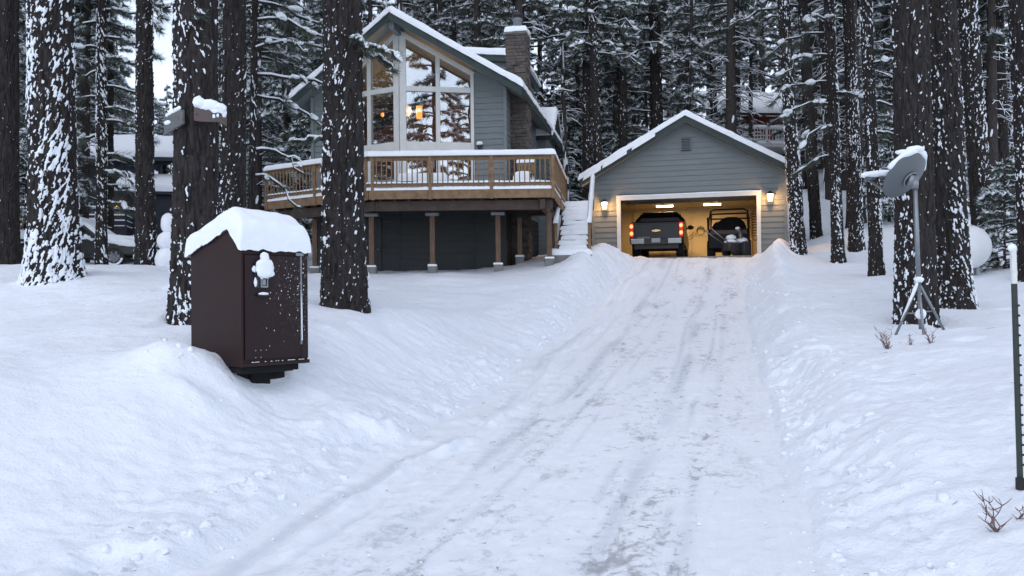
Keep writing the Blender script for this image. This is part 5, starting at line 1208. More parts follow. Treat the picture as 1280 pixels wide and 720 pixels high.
# ------------------------------------------------------------------ red house on the hill
def red_house():
    P = at(975, 200, 62); zb = P.z; t = empty('red_house', (P.x, P.y, zb), R(6), 'dark red house with a white-railed deck high on the slope behind the garage', 'house')
    M['redwall'] = mat('barn_red_paint', (.16,.022,.020), .6, 0, .2, 2, (1,1,5)); M['whitewood'] = mat('white_painted_wood', (.60,.60,.60), .5, 0, .08, 4); M['darkbase'] = mat('dark_brown_cladding', (.035,.022,.018), .7, 0, .25, 3)
    w = MB(); siding(w, (0,0,0), (1,0,0), (0,-1,0), [(-4.2,.6),(5.0,.6),(5.0,3.1),(-4.2,3.1)], lap=.25); siding(w, (-4.2,0,0), (0,1,0), (-1,0,0), [(0,-2),(7,-2),(7,3.1),(0,3.1)], lap=.25); siding(w, (5,0,0), (0,1,0), (1,0,0), [(0,-2),(7,-2),(7,3.1),(0,3.1)], lap=.25); w.build('wall', M['redwall'], t)
    w = MB(); w.box((.4,.1,-.9),(9.2,.2,3.0)); w.build('base_wall', M['darkbase'], t)
    q = MB(); q.prism([(-5,-1,2.9),(5.8,-1,2.9),(5.8,4,5.2),(-5,4,5.2)], (0,0,.2)); r = q.build('roof', M['darkbase'], t)
    q = MB(); q.snow((-5.05,-1.05,3.1),(5.85,-1.05,3.1),(5.85,4,5.4),(-5.05,4,5.4), .4,.2,24,14,5,.12,0); q.build('snow', M['snowcap'], r, True)
    for x in (-2.6,.2,3.0):
        q = MB()
        for (a,c,d) in ((0,.08,1.0),(-.5,.08,1.0),(.5,.08,1.0)): q.box((x+a,-.06,1.95),(c,.08,d))
        for b in (1.45,2.45): q.box((x,-.062,b),(1.1,.08,.08))
        o = q.build('window', M['whitewood'], t); q = MB(); q.box((x,-.02,1.95),(.95,.02,.95)); q.build('pane', M['glass'], o)
    q = MB(); q.box((.4,-1.6,.5),(10.6,3.0,.22)); dk = q.build('deck', M['whitewood'], t); q = MB(); q.snow((-4.8,-3.1,.61),(5.6,-3.1,.61),(5.6,-.1,.61),(-4.8,-.1,.61), .25,.1,20,6,6,.15,0); q.build('snow', M['snowcap'], dk, True)
    q = MB(); q.beam((-4.8,-3.05,1.62),(5.6,-3.05,1.62),.12,.10); q.beam((-4.8,-3.05,1.15),(5.6,-3.05,1.15),.06,.08); q.beam((-4.8,-3.05,.80),(5.6,-3.05,.80),.06,.08)
    for x in np.linspace(-4.8,5.6,9): q.box((x,-3.05,1.15),(.12,.12,1.1))
    for x in np.linspace(-4.7,5.5,50): q.box((x,-3.05,1.15),(.04,.04,.9))
    rl = q.build('deck_railing', M['whitewood'], dk); q = MB(); q.snow((-4.8,-3.13,1.67),(5.6,-3.13,1.67),(5.6,-2.97,1.67),(-4.8,-2.97,1.67), .16,.06,40,3,7,.3,0); q.build('snow', M['snowcap'], rl, True)
    for x in (-3.4,-.2,2.6,5.2):
        q = MB(); q.box((x,-2.9,-1.0),(.17,.17,2.9)); q.beam((x,-2.9,-.5),(x-.9,-2.9,.4),.12,.12); q.beam((x,-2.9,-.5),(x+.9,-2.9,.4),.12,.12); q.build('deck_post', M['whitewood'], t)
    return t
red_house()

# ------------------------------------------------------------------ nearby trunks
def tj(px, py, Y, w_): p = at(px, py, Y); return p
HS = dict(snow=.35)
hero('pine_tree', 'bare dark pine trunk cut by the left edge of the photo', 8, 333, 20, 30, 8, 11, .12, None, taper=.8)
hero('pine_tree', 'thick pine trunk plastered with big patches of snow, second from the left edge', 67, 352, 14, 56, 64, 12, 1.0, R(-95), lowboost=.06, flare=.42, mound=.12)
hero('pine_tree', 'thin snow-speckled pine trunk in front of the snowy parked car', 127, 338, 23, 13, 127, 13, .85, R(-100), nu=80, dz=.03, flare=.5, boughs=[(z_, R(a_), L_, .12, .5, 7, .30, False) for z_, a_, L_ in ((1.75,5,.75),(2.2,25,.95),(2.55,-20,1.0),(3.0,10,1.1),(3.5,160,1.0),(3.9,30,1.2),(4.2,-10,1.2),(4.5,190,1.1),(4.8,15,1.3),(5.2,150,1.2),(5.5,-15,1.4),(5.8,200,1.2),(6.1,20,1.4),(6.5,170,1.3),(6.8,0,1.5),(7.2,200,1.3),(7.4,30,1.5),(7.8,150,1.4))])
hero('pine_tree', 'straight dark pine trunk with fine snow specks left of the snowman', 182, 333, 20, 23, 180, 14, .42, None, nu=110, flare=.32)
hero('pine_tree', 'big pine trunk behind the brown rubbish box, with old boards nailed to it', 243, 393, 11.2, 57, 246, 15, .48, R(-160), lowboost=.07, flare=.22, boughs=[(3.85,R(-65),.34,.3,.5,4,.12,False)])
hero('pine_tree', 'dark pine trunk partly hidden behind the one with boards', 291, 350, 17, 31, 293, 16, .25, None, nu=110)
hero('pine_tree', 'slim dark pine with snowy side limbs between the boarded trunk and the deck', 313, 345, 18.5, 10, 319, 17, .35, None, nu=70, dz=.03,
     boughs=[(4.35,R(15),2.0,.05,.2,9,.24,False),(5.1,R(25),1.7,.2,.25,8,.26,False),(5.5,R(-5),1.6,.1,.4,8,.26,False),(4.9,R(-35),1.5,.2,.45,8,.24,False),(5.9,R(30),2.0,.1,.5,9,.26,False),(2.75,R(5),1.0,.25,.75,4,.2,True),(5.8,R(150),1.2,.1,.4,6,.26,False),(3.9,R(35),1.6,.0,.35,6,.26,False),(2.2,R(0),.9,.2,1.0,3,.22,False),(6.2,R(5),2.0,.1,.5,9,.28,False)])
hero('pine_tree', 'big dark pine trunk in front of the left half of the chalet', 431, 371, 13.2, 53, 427, 18, .40, R(-70), lowboost=.035, flare=.26, boughs=[(3.92,R(-15),.62,.35,.70,7,.17,False),(4.0,R(-50),.52,.35,.8,6,.16,False),(3.85,R(10),.58,.3,.7,5,.16,False),(2.55,R(195),.52,.25,.35,4,.15,False)])
hero('pine_tree', 'slim leaning pine trunk streaked with snow at the right corner of the garage', 998, 319, 29, 18, 979, 21, .78, R(-100), nu=90, dz=.03, flare=.25)
hero('pine_tree', 'smooth grey pine trunk a little behind the garage, right of the leaning one', 1021, 303, 35, 15, 1003, 22, .18, None, nu=70, dz=.04, flare=.2)
hero('pine_tree', 'dark pine trunk with low snowy boughs, third trunk right of the garage', 1048, 327, 27, 15, 1036, 23, .55, None, nu=80, dz=.03, boughs=[(4.9,R(190),1.6,.1,.4,7,.34,False),(5.6,R(170),1.8,.1,.45,8,.34,False),(6.4,R(200),1.7,.1,.5,8,.34,False),(4.2,R(210),1.3,.0,.5,6,.34,False),(7.1,R(160),1.9,.2,.5,8,.34,False),(7.4,R(230),1.7,.2,.5,8,.34,False),(3.3,R(180),1.1,.0,.5,5,.3,False),(5.2,R(-60),1.0,.1,.5,6,.3,False)])
hero('pine_tree', 'pine trunk striped with snow specks just left of the trunk before the dish', 1071, 322, 28.5, 17, 1060, 24, .65, None, nu=80, dz=.03)
hero('pine_tree', 'short-footed speckled pine trunk nearest the left of the satellite dish', 1096, 349, 23, 16, 1082, 25, .66, R(-80), nu=80, dz=.03, flare=.35, boughs=[(4.6,R(10),1.1,.1,.4,5,.3,False),(5.6,R(-40),1.2,.1,.4,5,.3,False),(3.8,R(-20),.7,.1,.5,4,.26,False)])
hero('pine_tree', 'broad dark pine trunk directly behind the satellite dish mast', 1146, 406, 15, 48, 1137, 26, .36, None, lowboost=.03, flare=.12)
hero('pine_tree', 'broad dark pine trunk with a flared snowy foot in front of the gas tank', 1192, 380, 16.5, 43, 1174, 27, .48, R(-90), lowboost=.05, flare=.34)
hero('pine_tree', 'reddish speckled pine trunk behind the white gas tank', 1232, 345, 22.5, 25, 1208, 28, .62, R(-90), nu=110, dz=.03, flare=.3)
hero('pine_tree', 'plain dark pine trunk standing up the slope at the far right', 1254, 270, 36, 21, 1243, 29, .10, None, nu=80, dz=.04)
hero('pine_tree', 'speckled dark pine trunk cut by the right edge of the photo', 1290, 345, 19, 26, 1273, 30, .5, None, nu=100, dz=.03)
hero('pine_tree', 'tall bare pine trunk with arched snowy limbs rising behind the garage ridge', 824, 215, 42, 18, 819, 31, .22, None, nu=80, dz=.05,
     boughs=[(z, a, L, .25, .55, 3, .2, True) for z, a, L in ((6.4,R(190),3.2),(7.1,R(-10),2.2),(7.6,R(175),3.4),(8.4,R(200),3.0),(8.9,R(20),2.4),(9.6,R(180),3.0),(10.3,R(0),2.6),(10.8,R(185),3.2),(11.2,R(15),2.8),(5.8,R(10),2.2))])
hero('pine_tree', 'brown pine trunk just right of the chalet chimney', 733, 300, 40, 12, 733, 32, .3, None, nu=60, dz=.05)
hero('pine_tree', 'dark pine trunk straight behind the top of the outdoor steps', 752, 290, 38, 13, 741, 33, .3, None, nu=60, dz=.05)
hero('pine_tree', 'dark pine trunk behind the left slope of the garage roof', 781, 270, 41, 14, 776, 34, .3, None, nu=60, dz=.05)
hero('pine_tree', 'greyish pine trunk behind the thick snow-plastered one, in front of the navy house', 98, 330, 32, 12, 97, 35, .12, None, nu=60, dz=.05)
hero('pine_tree', 'slim grey-brown trunk just right of the thin speckled one, before the navy porch', 138, 330, 33, 9, 138, 36, .12, None, nu=60, dz=.05)

# old boards nailed to the boarded trunk
M['oldboard'] = mat('weathered_red_board', (.10,.062,.052), .8, 0, .3, 5, (.6,1,4), .3, .006, col2=(.085,.082,.08)); M['greyboard'] = mat('weathered_grey_board', (.115,.115,.118), .85, 0, .3, 6, (.6,1,5), .3, .006)
p = at(262, 143, 10.78)
t = empty('trunk_board', (p.x, p.y, p.z), R(8), 'weathered reddish board with a heap of snow on top, nailed to the big trunk', 'board')
k = MB(); w0 = .215
sec = lambda x, dz, b: [(x, b, -.10+dz), (x, b+.03, -.10+dz), (x, b+.03, .11+dz*.4), (x, b, .11+dz*.4)]
loft(k, [sec(-.21,.02,.02), sec(-.12,.0,-.01), sec(0,-.005,-.02), sec(.10,.0,-.01), sec(.16,-.02,.01), sec(.215,-.05,.05)]); k.build('board', M['oldboard'], t, bevel=.004); t.scale = (.9,.9,.9)
k = MB(); k.lump((-.13,.03,.15),(.09,.08,.07), seed=2, lvl=3); k.lump((-.16,.04,.205),(.06,.06,.05), seed=7, lvl=3); k.lump((.0,.02,.125),(.14,.075,.085), seed=4, lvl=3); k.lump((.12,.02,.085),(.095,.07,.075), seed=6, lvl=3); k.lump((.07,-.025,.06),(.06,.015,.045), seed=12, lvl=2); k.lump((.185,.03,.03),(.035,.03,.07), seed=10, lvl=2); k.lump((.06,-.022,-.03),(.02,.012,.028), seed=9, lvl=2); k.lump((.11,-.015,-.015),(.018,.012,.026), seed=3, lvl=2); k.build('snow', M['snow'], t, True)
k = MB()
for x in (-.17,.14): k.tube([(x,-.035,.0),(x,.05,.0)], .006, 6)
k.build('nail', M['darkmetal'], t)
p = at(217, 152, 10.95)
t = empty('trunk_board', (p.x, p.y, p.z), R(-34), 'plain grey weathered board jutting from the left side of the big trunk', 'board')
k = MB(); loft(k, [sec(-.20,-.055,.0), sec(-.1,-.025,.0), sec(0,.005,.0), sec(.1,.03,.0), sec(.18,.055,.0)]); k.build('board', M['greyboard'], t, bevel=.004)
k = MB()
for q in range(5): k.lump((-.14+.055*q,.015,.10+.014*q),(.045,.025,.028), seed=q+3, lvl=2)
k.lump((-.12,-.008,.0),(.06,.012,.028), seed=31, lvl=2); k.build('snow', M['snow'], t, True)
k = MB(); k.tube([(.1,-.01,.03),(.1,.06,.03)], .006, 6); k.build('nail', M['darkmetal'], t)

# ------------------------------------------------------------------ bare little shrubs poking out of the snow
M['redtwig'] = mat('reddish_twig_bark', (.17,.10,.095), .7, 0, .25, 30)
def shrub(px, py, Y, hgt, nst, seed, label):
    p = at(px, py, Y); z = gz(p.x, p.y); rg = random.Random(seed); t = empty('bare_shrub', (p.x, p.y, z), 0, label, 'shrub', 'bare twigs poking out of the snow')
    for i in range(nst):
        a = rg.uniform(0,6.28); h = hgt*rg.uniform(.55,1); sp = rg.uniform(.05,.5)*hgt; k = MB()
        pts = [np.array([math.cos(a)*sp*f**1.3+rg.gauss(0,.012), math.sin(a)*sp*f**1.3+rg.gauss(0,.012), h*f-.05]) for f in np.linspace(0,1,7)]
        k.tube(pts, np.linspace(.005,.0016,7), 5)
        for j in range(2,7):
            for s in (1,-1):
                if rg.random() < .75:
                    b = pts[j-1] if j < 7 else pts[-1]; a2 = a+s*rg.uniform(.7,1.5); l2 = hgt*rg.uniform(.08,.22); e = b+np.array([math.cos(a2)*l2, math.sin(a2)*l2, l2*rg.uniform(.5,1.2)])
                    k.tube([b,(b+e)/2+np.array([0,0,-.004]),e], [.003,.0024,.0014], 4)
        k.build('stem', M['redtwig'], t, True)
shrub(1110, 436, 12.6, .42, 9, 3, 'tallest clump of bare twigs, left of the dish tripod')
shrub(1163, 437, 12.6, .30, 6, 4, 'small bare twig clump just below the dish tripod')
shrub(1138, 434, 12.8, .22, 4, 8, 'few short thin twigs between the two clumps under the dish')
shrub(1247, 692, 5.0, .30, 4, 5, 'bare branching twig in the bottom right corner of the snow')
shrub(1279, 678, 5.05, .20, 3, 6, 'bare twig cut by the right edge near the bottom corner')

# ------------------------------------------------------------------ forest
V_ = []
for i, kw in enumerate((dict(H=22, r0=.27, crown0=3.0, rad=2.3, nb=100, size=.31, nn=18, tufts=12, nw=.036, dead=6),
                        dict(H=24, r0=.30, crown0=5.5, rad=2.2, nb=84, size=.32, nn=18, tufts=12, nw=.036, dead=12),
                        dict(H=19, r0=.21, crown0=2.0, rad=1.9, nb=96, size=.28, nn=18, tufts=11, nw=.034, dead=6),
                        dict(H=23, r0=.32, crown0=8.5, rad=2.3, nb=64, size=.32, nn=18, tufts=12, nw=.036, dead=22),
                        dict(H=17, r0=.17, crown0=1.2, rad=1.7, nb=100, size=.27, nn=18, tufts=11, nw=.034, dead=4),
                        dict(H=23, r0=.15, crown0=7.5, rad=1.35, nb=46, size=.28, nn=18, tufts=9, nw=.034, dead=46, snowbark=.9),
                        dict(H=24, r0=.20, crown0=10, rad=1.5, nb=40, size=.29, nn=18, tufts=9, nw=.034, dead=60, snowbark=.7))):
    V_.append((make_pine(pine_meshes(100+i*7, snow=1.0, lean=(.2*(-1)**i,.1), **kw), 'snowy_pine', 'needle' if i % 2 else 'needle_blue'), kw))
YNG = make_pine(pine_meshes(201, 4.6, .06, .25, 1.25, 60, .28, 12, 0, 1.1, 6, nu=8, dz=.2), 'young_pine')
protos = [v[0] for v in V_]; used = [False]*len(protos); yused = [False]
rf = random.Random(21)
def plant(i, x, y, s, label, group, cat='tree', ry=None):
    if i == 'y':
        o = YNG if not yused[0] else copy_tree(YNG); yused[0] = True
    else:
        o = protos[i] if not used[i] else copy_tree(protos[i]); used[i] = True
    o.location = (x, y, gz(x, y)-.1); o.rotation_euler = (R(rf.uniform(-1.5,1.5)), R(rf.uniform(-1.5,1.5)), rf.uniform(0,6.28) if ry is None else ry); o.scale = (s,)*3
    return tag(o, label, cat, group)
GB = ('snow-laden pine in the dense forest rising straight behind the chalet and grey garage', 'pines of the forest behind the chalet and garage')
GR = ('snow-laden pine on the wooded slope to the right of the garage', 'pines on the wooded slope right of the garage')
GL = ('snow-laden pine in the wood on the left, around and behind the navy house', 'pines of the wood on the left')
spots = []
def ok(x, y, r):
    px = x/y*FPX+640
    if 984 < px < 1036 and y < 50: return False
    if 928 < px < 1012 and y < 62: return False           # view to the red house stays open
    if 7.5 < x-GO.x*0 < 13.5 and y < 40 and False: return False
    # building footprints
    for (x0,y0,a,u0,u1,v0,v1,_) in FOOT:
        u = (x-x0)*math.cos(a)+(y-y0)*math.sin(a); v = -(x-x0)*math.sin(a)+(y-y0)*math.cos(a)
        if u0-2.0 < u < u1+2.0 and v0-3 < v < v1+1.6: return False
    if abs(x-at(92,322,38).x-1) < 7 and 33 < y < 47: return False
    mg = 2.4/y*FPX
    if 192-mg < px < 214+mg and y < 140: return False            # gap with open sky
    if abs(x-18.5) < 7.5 and 57 < y < 72: return False
    return all((x-a)**2+(y-b)**2 > r*r for a, b in spots)
def scatter(n, y0, y1, xl, xr, r, lab, kinds, smin=.8, smax=1.15):
    c = 0
    for _ in range(n*40):
        if c >= n: break
        y = y0+(y1-y0)*rf.random()**1.1; x = rf.uniform(xl(y), xr(y))
        if not ok(x, y, r): continue
        spots.append((x, y)); c += 1
        plant(rf.choice(kinds), x, y, rf.uniform(smin, smax), *lab)
scatter(58, 39, 62, lambda y: -.30*y, lambda y: .30*y, 1.6, GB, [1,2,3,3,4,5,5,5,6,6])
scatter(32, 60, 95, lambda y: -.30*y, lambda y: .30*y, 2.6, GB, [0,1,2,3,4], 1.0, 1.3)
scatter(48, 33, 62, lambda y: max(11.5,.33*y), lambda y: .66*y, 1.6, GR, [1,2,3,3,5,5,6,6])
scatter(30, 60, 100, lambda y: .28*y, lambda y: .66*y, 2.6, GR, [0,1,2,3,4], 1.0, 1.3)
scatter(26, 27, 60, lambda y: -.66*y, lambda y: -.25*y, 1.8, GL, [0,1,2,4,5,6])
scatter(34, 60, 120, lambda y: -.66*y, lambda y: -.26*y, 2.8, GL, [0,1,2,3,4], 1.0, 1.3)
# far small pines under the gap of open sky on the left
for px, Y, s in ((198,92,.98),(205,101,1.12),(213,95,.92),(201,108,1.1),(209,112,1.08),(216,104,1.0)):
    p = at(px, 300, Y); plant(rf.choice([2,4,0]), p.x, p.y, s, 'far pale pine under the strip of open sky left of the boarded trunk', 'far pines under the strip of sky')
# saplings and low boughs that the photo shows
p = at(1256, 338, 21); plant('y', p.x, p.y, .62, 'small snow-bent sapling right of the white gas tank', None)
p = at(346, 330, 34); plant('y', p.x, p.y, 1.0, 'dense young fir under snow behind the left end of the deck', None)
for px, Y, s, lab in ((372,38,1.25,'tall young fir behind the deck, close to the chalet left wall'), (1112,31,.9,'young pine between the dark trunks left of the dish'), (915,46,1.2,'young pine peeking over the right slope of the garage roof'), (700,47,1.4,'young pine in the gap between chalet wing and steps'), (30,31,.9,'young pine between the two leftmost trunks'), (1170,33,1.0,'young pine behind the two broad trunks on the right')):
    p = at(px, 300, Y); plant('y', p.x, p.y, s, lab, None)
for px, Y, i, sc_, lab in ((84,41.5,0,.9,'dark pine just behind the left end of the navy house roof'),):
    p = at(px, 300, Y); plant(i, p.x, p.y, sc_, lab, None)
for px, Y, i, sc_, lab in ((938,50,5,.95,'slim pine standing in front of the red house, seen over the garage roof'),(1003,52,5,1.0,'slim pine before the right end of the red house')):
    p = at(px, 250, Y); plant(i, p.x, p.y, sc_, lab, None)
# two tall pines behind the photographer, mirrored in the prow windows
for x, y, i, s in ((7.4,-8,0,1.38),(11.2,-12,2,1.35),(3.2,-14,2,1.1),(-9,-12,1,1.0),(-16,22.5,0,1.0),(-18.5,18.5,4,1.2),(-21,22,1,1.0),(-22,17,0,1.05),(-25,20,2,1.1),(-19.5,25,0,.95),(-26,14,0,1.0),(-30,9,1,1.0),(-28,24,0,1.0),(-23,11,4,1.2),(-33,17,2,1.1),(-20,15,5,1.0)):
    plant(i, x, y, s, 'tall pine behind the photographer, mirrored in the chalet windows', 'pines mirrored in the chalet windows')
for i, o in enumerate(protos):
    if not used[i]: bpy.data.objects.remove(o)

# ------------------------------------------------------------------ ground and driveway meshes
def axis(parts):
    out = []
    for a, b, d in parts: out += list(np.arange(a, b, d))
    return np.array(out+[parts[-1][1]])
def geo(a, b, d0, gq):
    o = [a]; d = d0
    while o[-1] < b: o.append(o[-1]+d); d *= gq
    return np.array(o)
def grid_obj(name, xs, ys, zf, m, smooth=True):
    Xg, Yg = np.meshgrid(xs, ys, indexing='ij'); Zg = zf(Xg, Yg); nY = len(ys)
    i = np.arange(len(xs)-1)[:,None]*nY; j = np.arange(nY-1)[None,:]
    Q = np.stack([i+j, i+nY+j, i+nY+j+1, i+j+1], -1).reshape(-1,4)
    return mobj(name, np_mesh(name, np.stack([Xg,Yg,Zg],-1).reshape(-1,3), None, Q, smooth), m)
xs = np.concatenate([-geo(6.0, 110, .06, 1.035)[::-1], np.arange(-5.96, 6.0, .042), geo(6.0, 110, .06, 1.035)])
ys = np.concatenate([-geo(-2.0, 60, .3, 1.12)[::-1], np.arange(2.3, 3.6, .1), np.arange(3.6, 14, .042), np.arange(14, 33, .085), geo(33, 260, .12, 1.03)])
tag(grid_obj('snow_ground', xs, ys, ground, M['ground']), kind='structure')

def drive_mat():
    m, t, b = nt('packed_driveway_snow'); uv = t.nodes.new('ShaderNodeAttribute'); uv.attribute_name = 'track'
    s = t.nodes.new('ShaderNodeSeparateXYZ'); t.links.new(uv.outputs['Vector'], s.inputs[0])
    v = coords(t)
    mp = t.nodes.new('ShaderNodeMapping'); mp.inputs['Scale'].default_value = (1.6,.55,1); t.links.new(uv.outputs['Vector'], mp.inputs[0])
    mp2 = t.nodes.new('ShaderNodeMapping'); mp2.inputs['Scale'].default_value = (9,.5,1); t.links.new(uv.outputs['Vector'], mp2.inputs[0])
    n_big = tnoise(t, 1.1, 4, .6, mp.outputs[0], .3); n_str = tnoise(t, 2.2, 5, .62, mp2.outputs[0], .2); n_f = tnoise(t, 14, 6, .72, v, .4)
    mp3 = t.nodes.new('ShaderNodeMapping'); mp3.inputs['Scale'].default_value = (3.4,2.6,1); t.links.new(uv.outputs['Vector'], mp3.inputs[0]); n_bar = tnoise(t, 1.6, 5, .7, mp3.outputs[0], .5)
    def op(k, a, c):
        x = t.nodes.new('ShaderNodeMath'); x.operation = k; x.use_clamp = k == 'MULTIPLY'
        for i, q in enumerate((a, c)):
            if isinstance(q, (int, float)): x.inputs[i].default_value = q
            else: t.links.new(q, x.inputs[i])
        return x.outputs[0]
    # wheel tracks where the snow is worn thin (s = metres from the middle line)
    band = ramp(t, op('MULTIPLY_ADD' if False else 'ADD', op('MULTIPLY', op('ADD', s.outputs[0], 2.5), .2), 0.0), [(0,(.0,)*3),(.25,(.15,)*3),(.40,(.75,)*3),(.52,(.35,)*3),(.62,(.8,)*3),(.73,(.85,)*3),(.85,(.2,)*3),(.95,(0,)*3)])
    w_ = op('ADD', op('MULTIPLY', n_big, .55), op('MULTIPLY', n_bar, .55)); w_ = op('ADD', w_, op('MULTIPLY', op('ADD', n_f, -.5), .75))
    worn = op('MULTIPLY', ramp(t, w_, [(.60,(0,)*3),(.70,(1,)*3)]), band)
    grey = ramp(t, n_f, [(.3,(.16,.165,.175)),(.7,(.42,.43,.45))])
    snow = ramp(t, n_str, [(.25,(.82,.845,.885)),(.75,(.86,.885,.92))])
    snow = mix(t, s.outputs[2], snow, (.60,.635,.69))  # third component: packed ruts plus the painted shade of the left groove
    t.links.new(mix(t, op('MULTIPLY', worn, .95), snow, grey), b.inputs['Base Color']); b.inputs['Roughness'].default_value = .55; b.inputs['Specular IOR Level'].default_value = .3
    p = bump(t, b, n_str, .35, .02); p = bump(t, b, n_f, .45, .018, p); bump(t, b, tnoise(t, 60, 3, .7, v), .3, .006, p)
    return m
ss = np.linspace(-.04, 1.04, 150); tt_ = np.concatenate([np.arange(-30, 2.5, .5), np.arange(2.5, 14, .05), np.arange(14, GO.y-.2, .1)])
Sg, Tg = np.meshgrid(ss, tt_, indexing='ij'); le, re = left_edge(Tg), right_edge(Tg); Xd = le+(re-le)*Sg; s_m = Xd-(-.19+(Tg-5.2)*.2577)
lon = fbm(s_m*7, Tg*.45, 0, 81, 4); med = fbm(s_m*2.5, Tg*1.5, 0, 82, 4); fin = fbm(Xd*11, Tg*11, 0, 83, 3); tread = np.sin(Tg*2*math.pi/.17+s_m*3)
trk = np.exp(-((s_m-.55)/.2)**2)+np.exp(-((s_m+.75)/.2)**2)
ridge = np.exp(-((Xd-le-.55-.12*np.sin(Tg*.7))/.065)**2)*fbm(Tg*1.5, Tg*0, 0, 84, 3)
Zd = zroad(Tg)+.012+(lon-.5)*.035+(med-.5)*.03+(fin-.5)*.022-.014*trk+.0*tread+.10*ridge-.03*np.exp(-((Xd-le-.38-.12*np.sin(Tg*.7))/.07)**2)
rut = 0
for q, (s0, wd, am) in enumerate(((-.92,.10,.9),(-.66,.05,.7),(-.40,.035,.6),(.46,.035,.7),(.66,.11,.9),(.98,.04,.7),(1.22,.06,.5),(-1.3,.04,.5),(-.15,.03,.4))):
    wan = (fbm(Tg*.16, 0*Tg, q*3.3, 90+q, 2)-.5)*.22
    rut = rut + am*np.exp(-((s_m-s0-wan)/wd)**2)*sstep(.38, .62, fbm(Tg*.55, s_m*3, q*5.1, 95, 3))
rut = np.clip(rut, 0, 1)*sstep(3, 4.5, Tg)
Zd = Zd - .022*rut*(.75+.25*np.sign(tread))
Zd = Zd + .02*np.maximum(fbm(Xd*5, Tg*5, 0, 85, 3)-.56, 0)*6*np.exp(-((Xd-le)/.8)**2)
nT = len(tt_); i = np.arange(len(ss)-1)[:,None]*nT; j = np.arange(nT-1)[None,:]
me = np_mesh('driveway', np.stack([Xd,Tg,Zd],-1).reshape(-1,3), None, np.stack([i+j,i+nT+j,i+nT+j+1,i+j+1],-1).reshape(-1,4), True)
a = me.attributes.new('track', 'FLOAT_VECTOR', 'POINT'); a.data.foreach_set('vector', np.stack([s_m,Tg,np.clip(rut*.8+.6*np.exp(-((Xd-le-.30-.10*np.sin(Tg*.7))/.05)**2)*sstep(.3,.55,fbm(Tg*.8,Tg*0,3.3,97,3)),0,1)],-1).astype(np.float32).ravel())  # last term paints the shade of the left-edge groove into the colour
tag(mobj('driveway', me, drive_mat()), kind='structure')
def surf(x, y):
    if float(left_edge(y)) < x < float(right_edge(y)): return float(zroad(y))+.015
    return gz(x, y)
# crumbs of snow along the scraped edges, needles and twigs on the snow
rg = random.Random(9); k = MB(); XX = []; 
for i in range(900):
    y = 4.0+26*rg.random()**1.5; sd = rg.random()
    if sd < .55: x = float(left_edge(y))+rg.gauss(.05,.28)
    elif sd < .85: x = float(right_edge(y))-rg.gauss(-.05,.22)
    else: x = rg.uniform(float(left_edge(y)), float(right_edge(y)))
    XX.append((x, y, rg.uniform(.005,.016)*(1+.7*(rg.random() < .05))*(.55+.03*y)))
ga = ground(np.array([q[0] for q in XX]), np.array([q[1] for q in XX])); le_, re_ = left_edge(np.array([q[1] for q in XX])), right_edge(np.array([q[1] for q in XX]))
for n_, (x, y, r_) in enumerate(XX):
    z = float(zroad(y))+.012 if le_[n_] < x < re_[n_] else float(ga[n_])
    k.lump((x,y,z+r_*.3),(r_*1.2,r_,r_*.8), rg.uniform(0,6), n_, 1, .35)
for n_ in range(230):
    y = 4.4+24*rg.random()**1.3; q = rg.random()
    if q < .55: x = float(right_edge(y))+abs(rg.gauss(.1,.5))
    elif q < .97: x = float(left_edge(y))-abs(rg.gauss(.05,.25))
    else: x, y = rg.gauss(-3.2,.25), rg.gauss(8.2,.25)
    r_ = rg.uniform(.010,.034)*(1+.03*y); z = gz(x, y)
    k.lump((x,y,z-r_*.25),(r_*1.2,r_*1.05,r_*.95), rg.uniform(0,6), n_+2000, 2, .5)
tag(k.build('snow_crumbs', M['ground'], None, True), 'small crumbs of ploughed snow scattered along the driveway edges', 'snow', kind='stuff')
k = MB()
for i in range(150):
    y = 4.2+17*rg.random()**1.4; x = rg.uniform(-.5*y, .55*y)
    if i % 3: x = -.19+(y-5.2)*.2577+rg.gauss(.3,1.6)
    z = surf(x, y)+.006; a = rg.uniform(0,6.28); l_ = rg.uniform(.02,.09)*(2.0 if rg.random() < .12 else 1); w_ = rg.uniform(.0011,.0024)
    p0 = np.array([x,y,z]); p1 = p0+np.array([math.cos(a)*l_,math.sin(a)*l_,.0]); p1[2] = surf(p1[0],p1[1])+.008; md = (p0+p1)/2+np.array([rg.gauss(0,.01),rg.gauss(0,.01),.006]); k.tube([p0,md,p1], [w_,w_,w_*.6], 4)
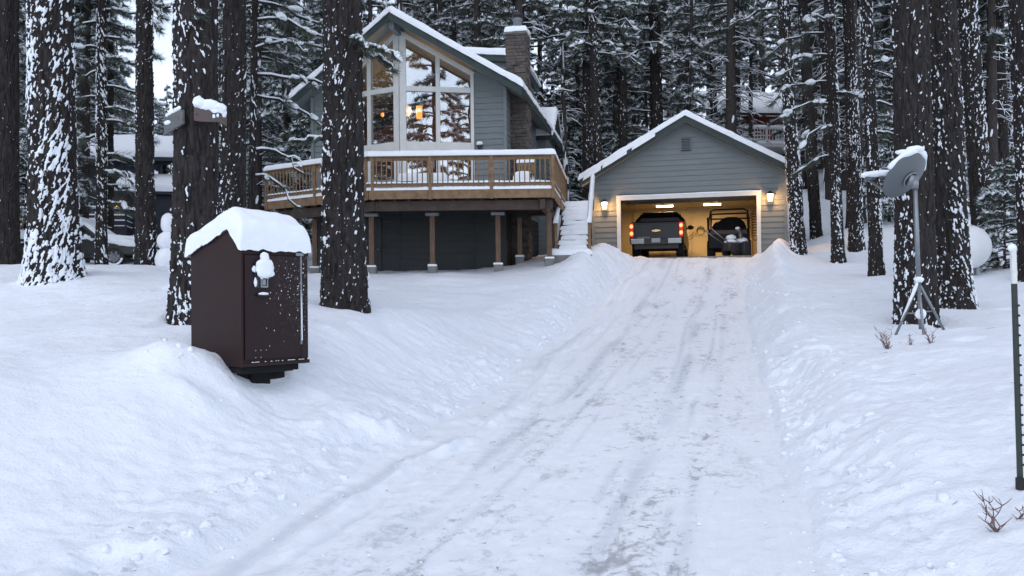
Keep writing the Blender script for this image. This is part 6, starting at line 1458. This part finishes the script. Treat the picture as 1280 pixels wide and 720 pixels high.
for px, py in ((222,495),(8,372),(655,421),(678,428)):
    q = atz(px, py, gz(*list(atz(px,py,.7))[:2]) if py > 450 else 1.2); z = gz(q.x,q.y)
    for j in range(7): a = rg.uniform(0,6.28); l_ = rg.uniform(.03,.10); k.tube([(q.x,q.y,z),(q.x+math.cos(a)*l_*.5,q.y+math.sin(a)*l_*.5,z+.03),(q.x+math.cos(a)*l_,q.y+math.sin(a)*l_,z+.015)], [.004,.003,.002], 4)
tag(k.build('fallen_twigs', M['redtwig'], None, True), 'dry twigs and needles scattered over the snow and driveway', 'twigs', kind='stuff')

# ------------------------------------------------------------------ overcast dusk sky
w = bpy.data.worlds.new('World'); S.world = w; w.use_nodes = True; t = w.node_tree; bg = t.nodes['Background']
SUN_EL, SUN_AZ = R(58), R(200)      # azimuth clockwise from +Y: behind the photographer, a little to the left
sk = t.nodes.new('ShaderNodeTexSky'); sk.sky_type = 'NISHITA'; sk.sun_disc = False; sk.sun_elevation = SUN_EL; sk.sun_rotation = SUN_AZ; sk.altitude = 1900; sk.air_density = 1.0; sk.dust_density = 2.0
hs = t.nodes.new('ShaderNodeHueSaturation'); hs.inputs['Saturation'].default_value = .50; t.links.new(sk.outputs[0], hs.inputs['Color'])
cl = tnoise(t, 1.7, 4, .55, coords(t, (1,1,2.2), 'Generated')); cm = ramp(t, cl, [(.3,(1.15,1.19,1.25)),(.7,(1.55,1.55,1.55))])
mx = t.nodes.new('ShaderNodeMix'); mx.data_type = 'RGBA'; mx.blend_type = 'MULTIPLY'; mx.inputs[0].default_value = 1; t.links.new(hs.outputs[0], mx.inputs[6]); t.links.new(cm, mx.inputs[7])
t.links.new(mx.outputs[2], bg.inputs['Color']); bg.inputs['Strength'].default_value = .14
sl = bpy.data.lights.new('sun', 'SUN'); sl.energy = .5; sl.angle = R(90); sl.color = (1,.96,.92); so = bpy.data.objects.new('sun', sl); link(so)
d = Vector((math.sin(SUN_AZ)*math.cos(SUN_EL), math.cos(SUN_AZ)*math.cos(SUN_EL), math.sin(SUN_EL))); so.rotation_euler = d.to_track_quat('Z','Y').to_euler()
S.view_settings.view_transform = 'Standard'; S.view_settings.look = 'None'; S.view_settings.gamma = 1; S.view_settings.exposure = 0.63
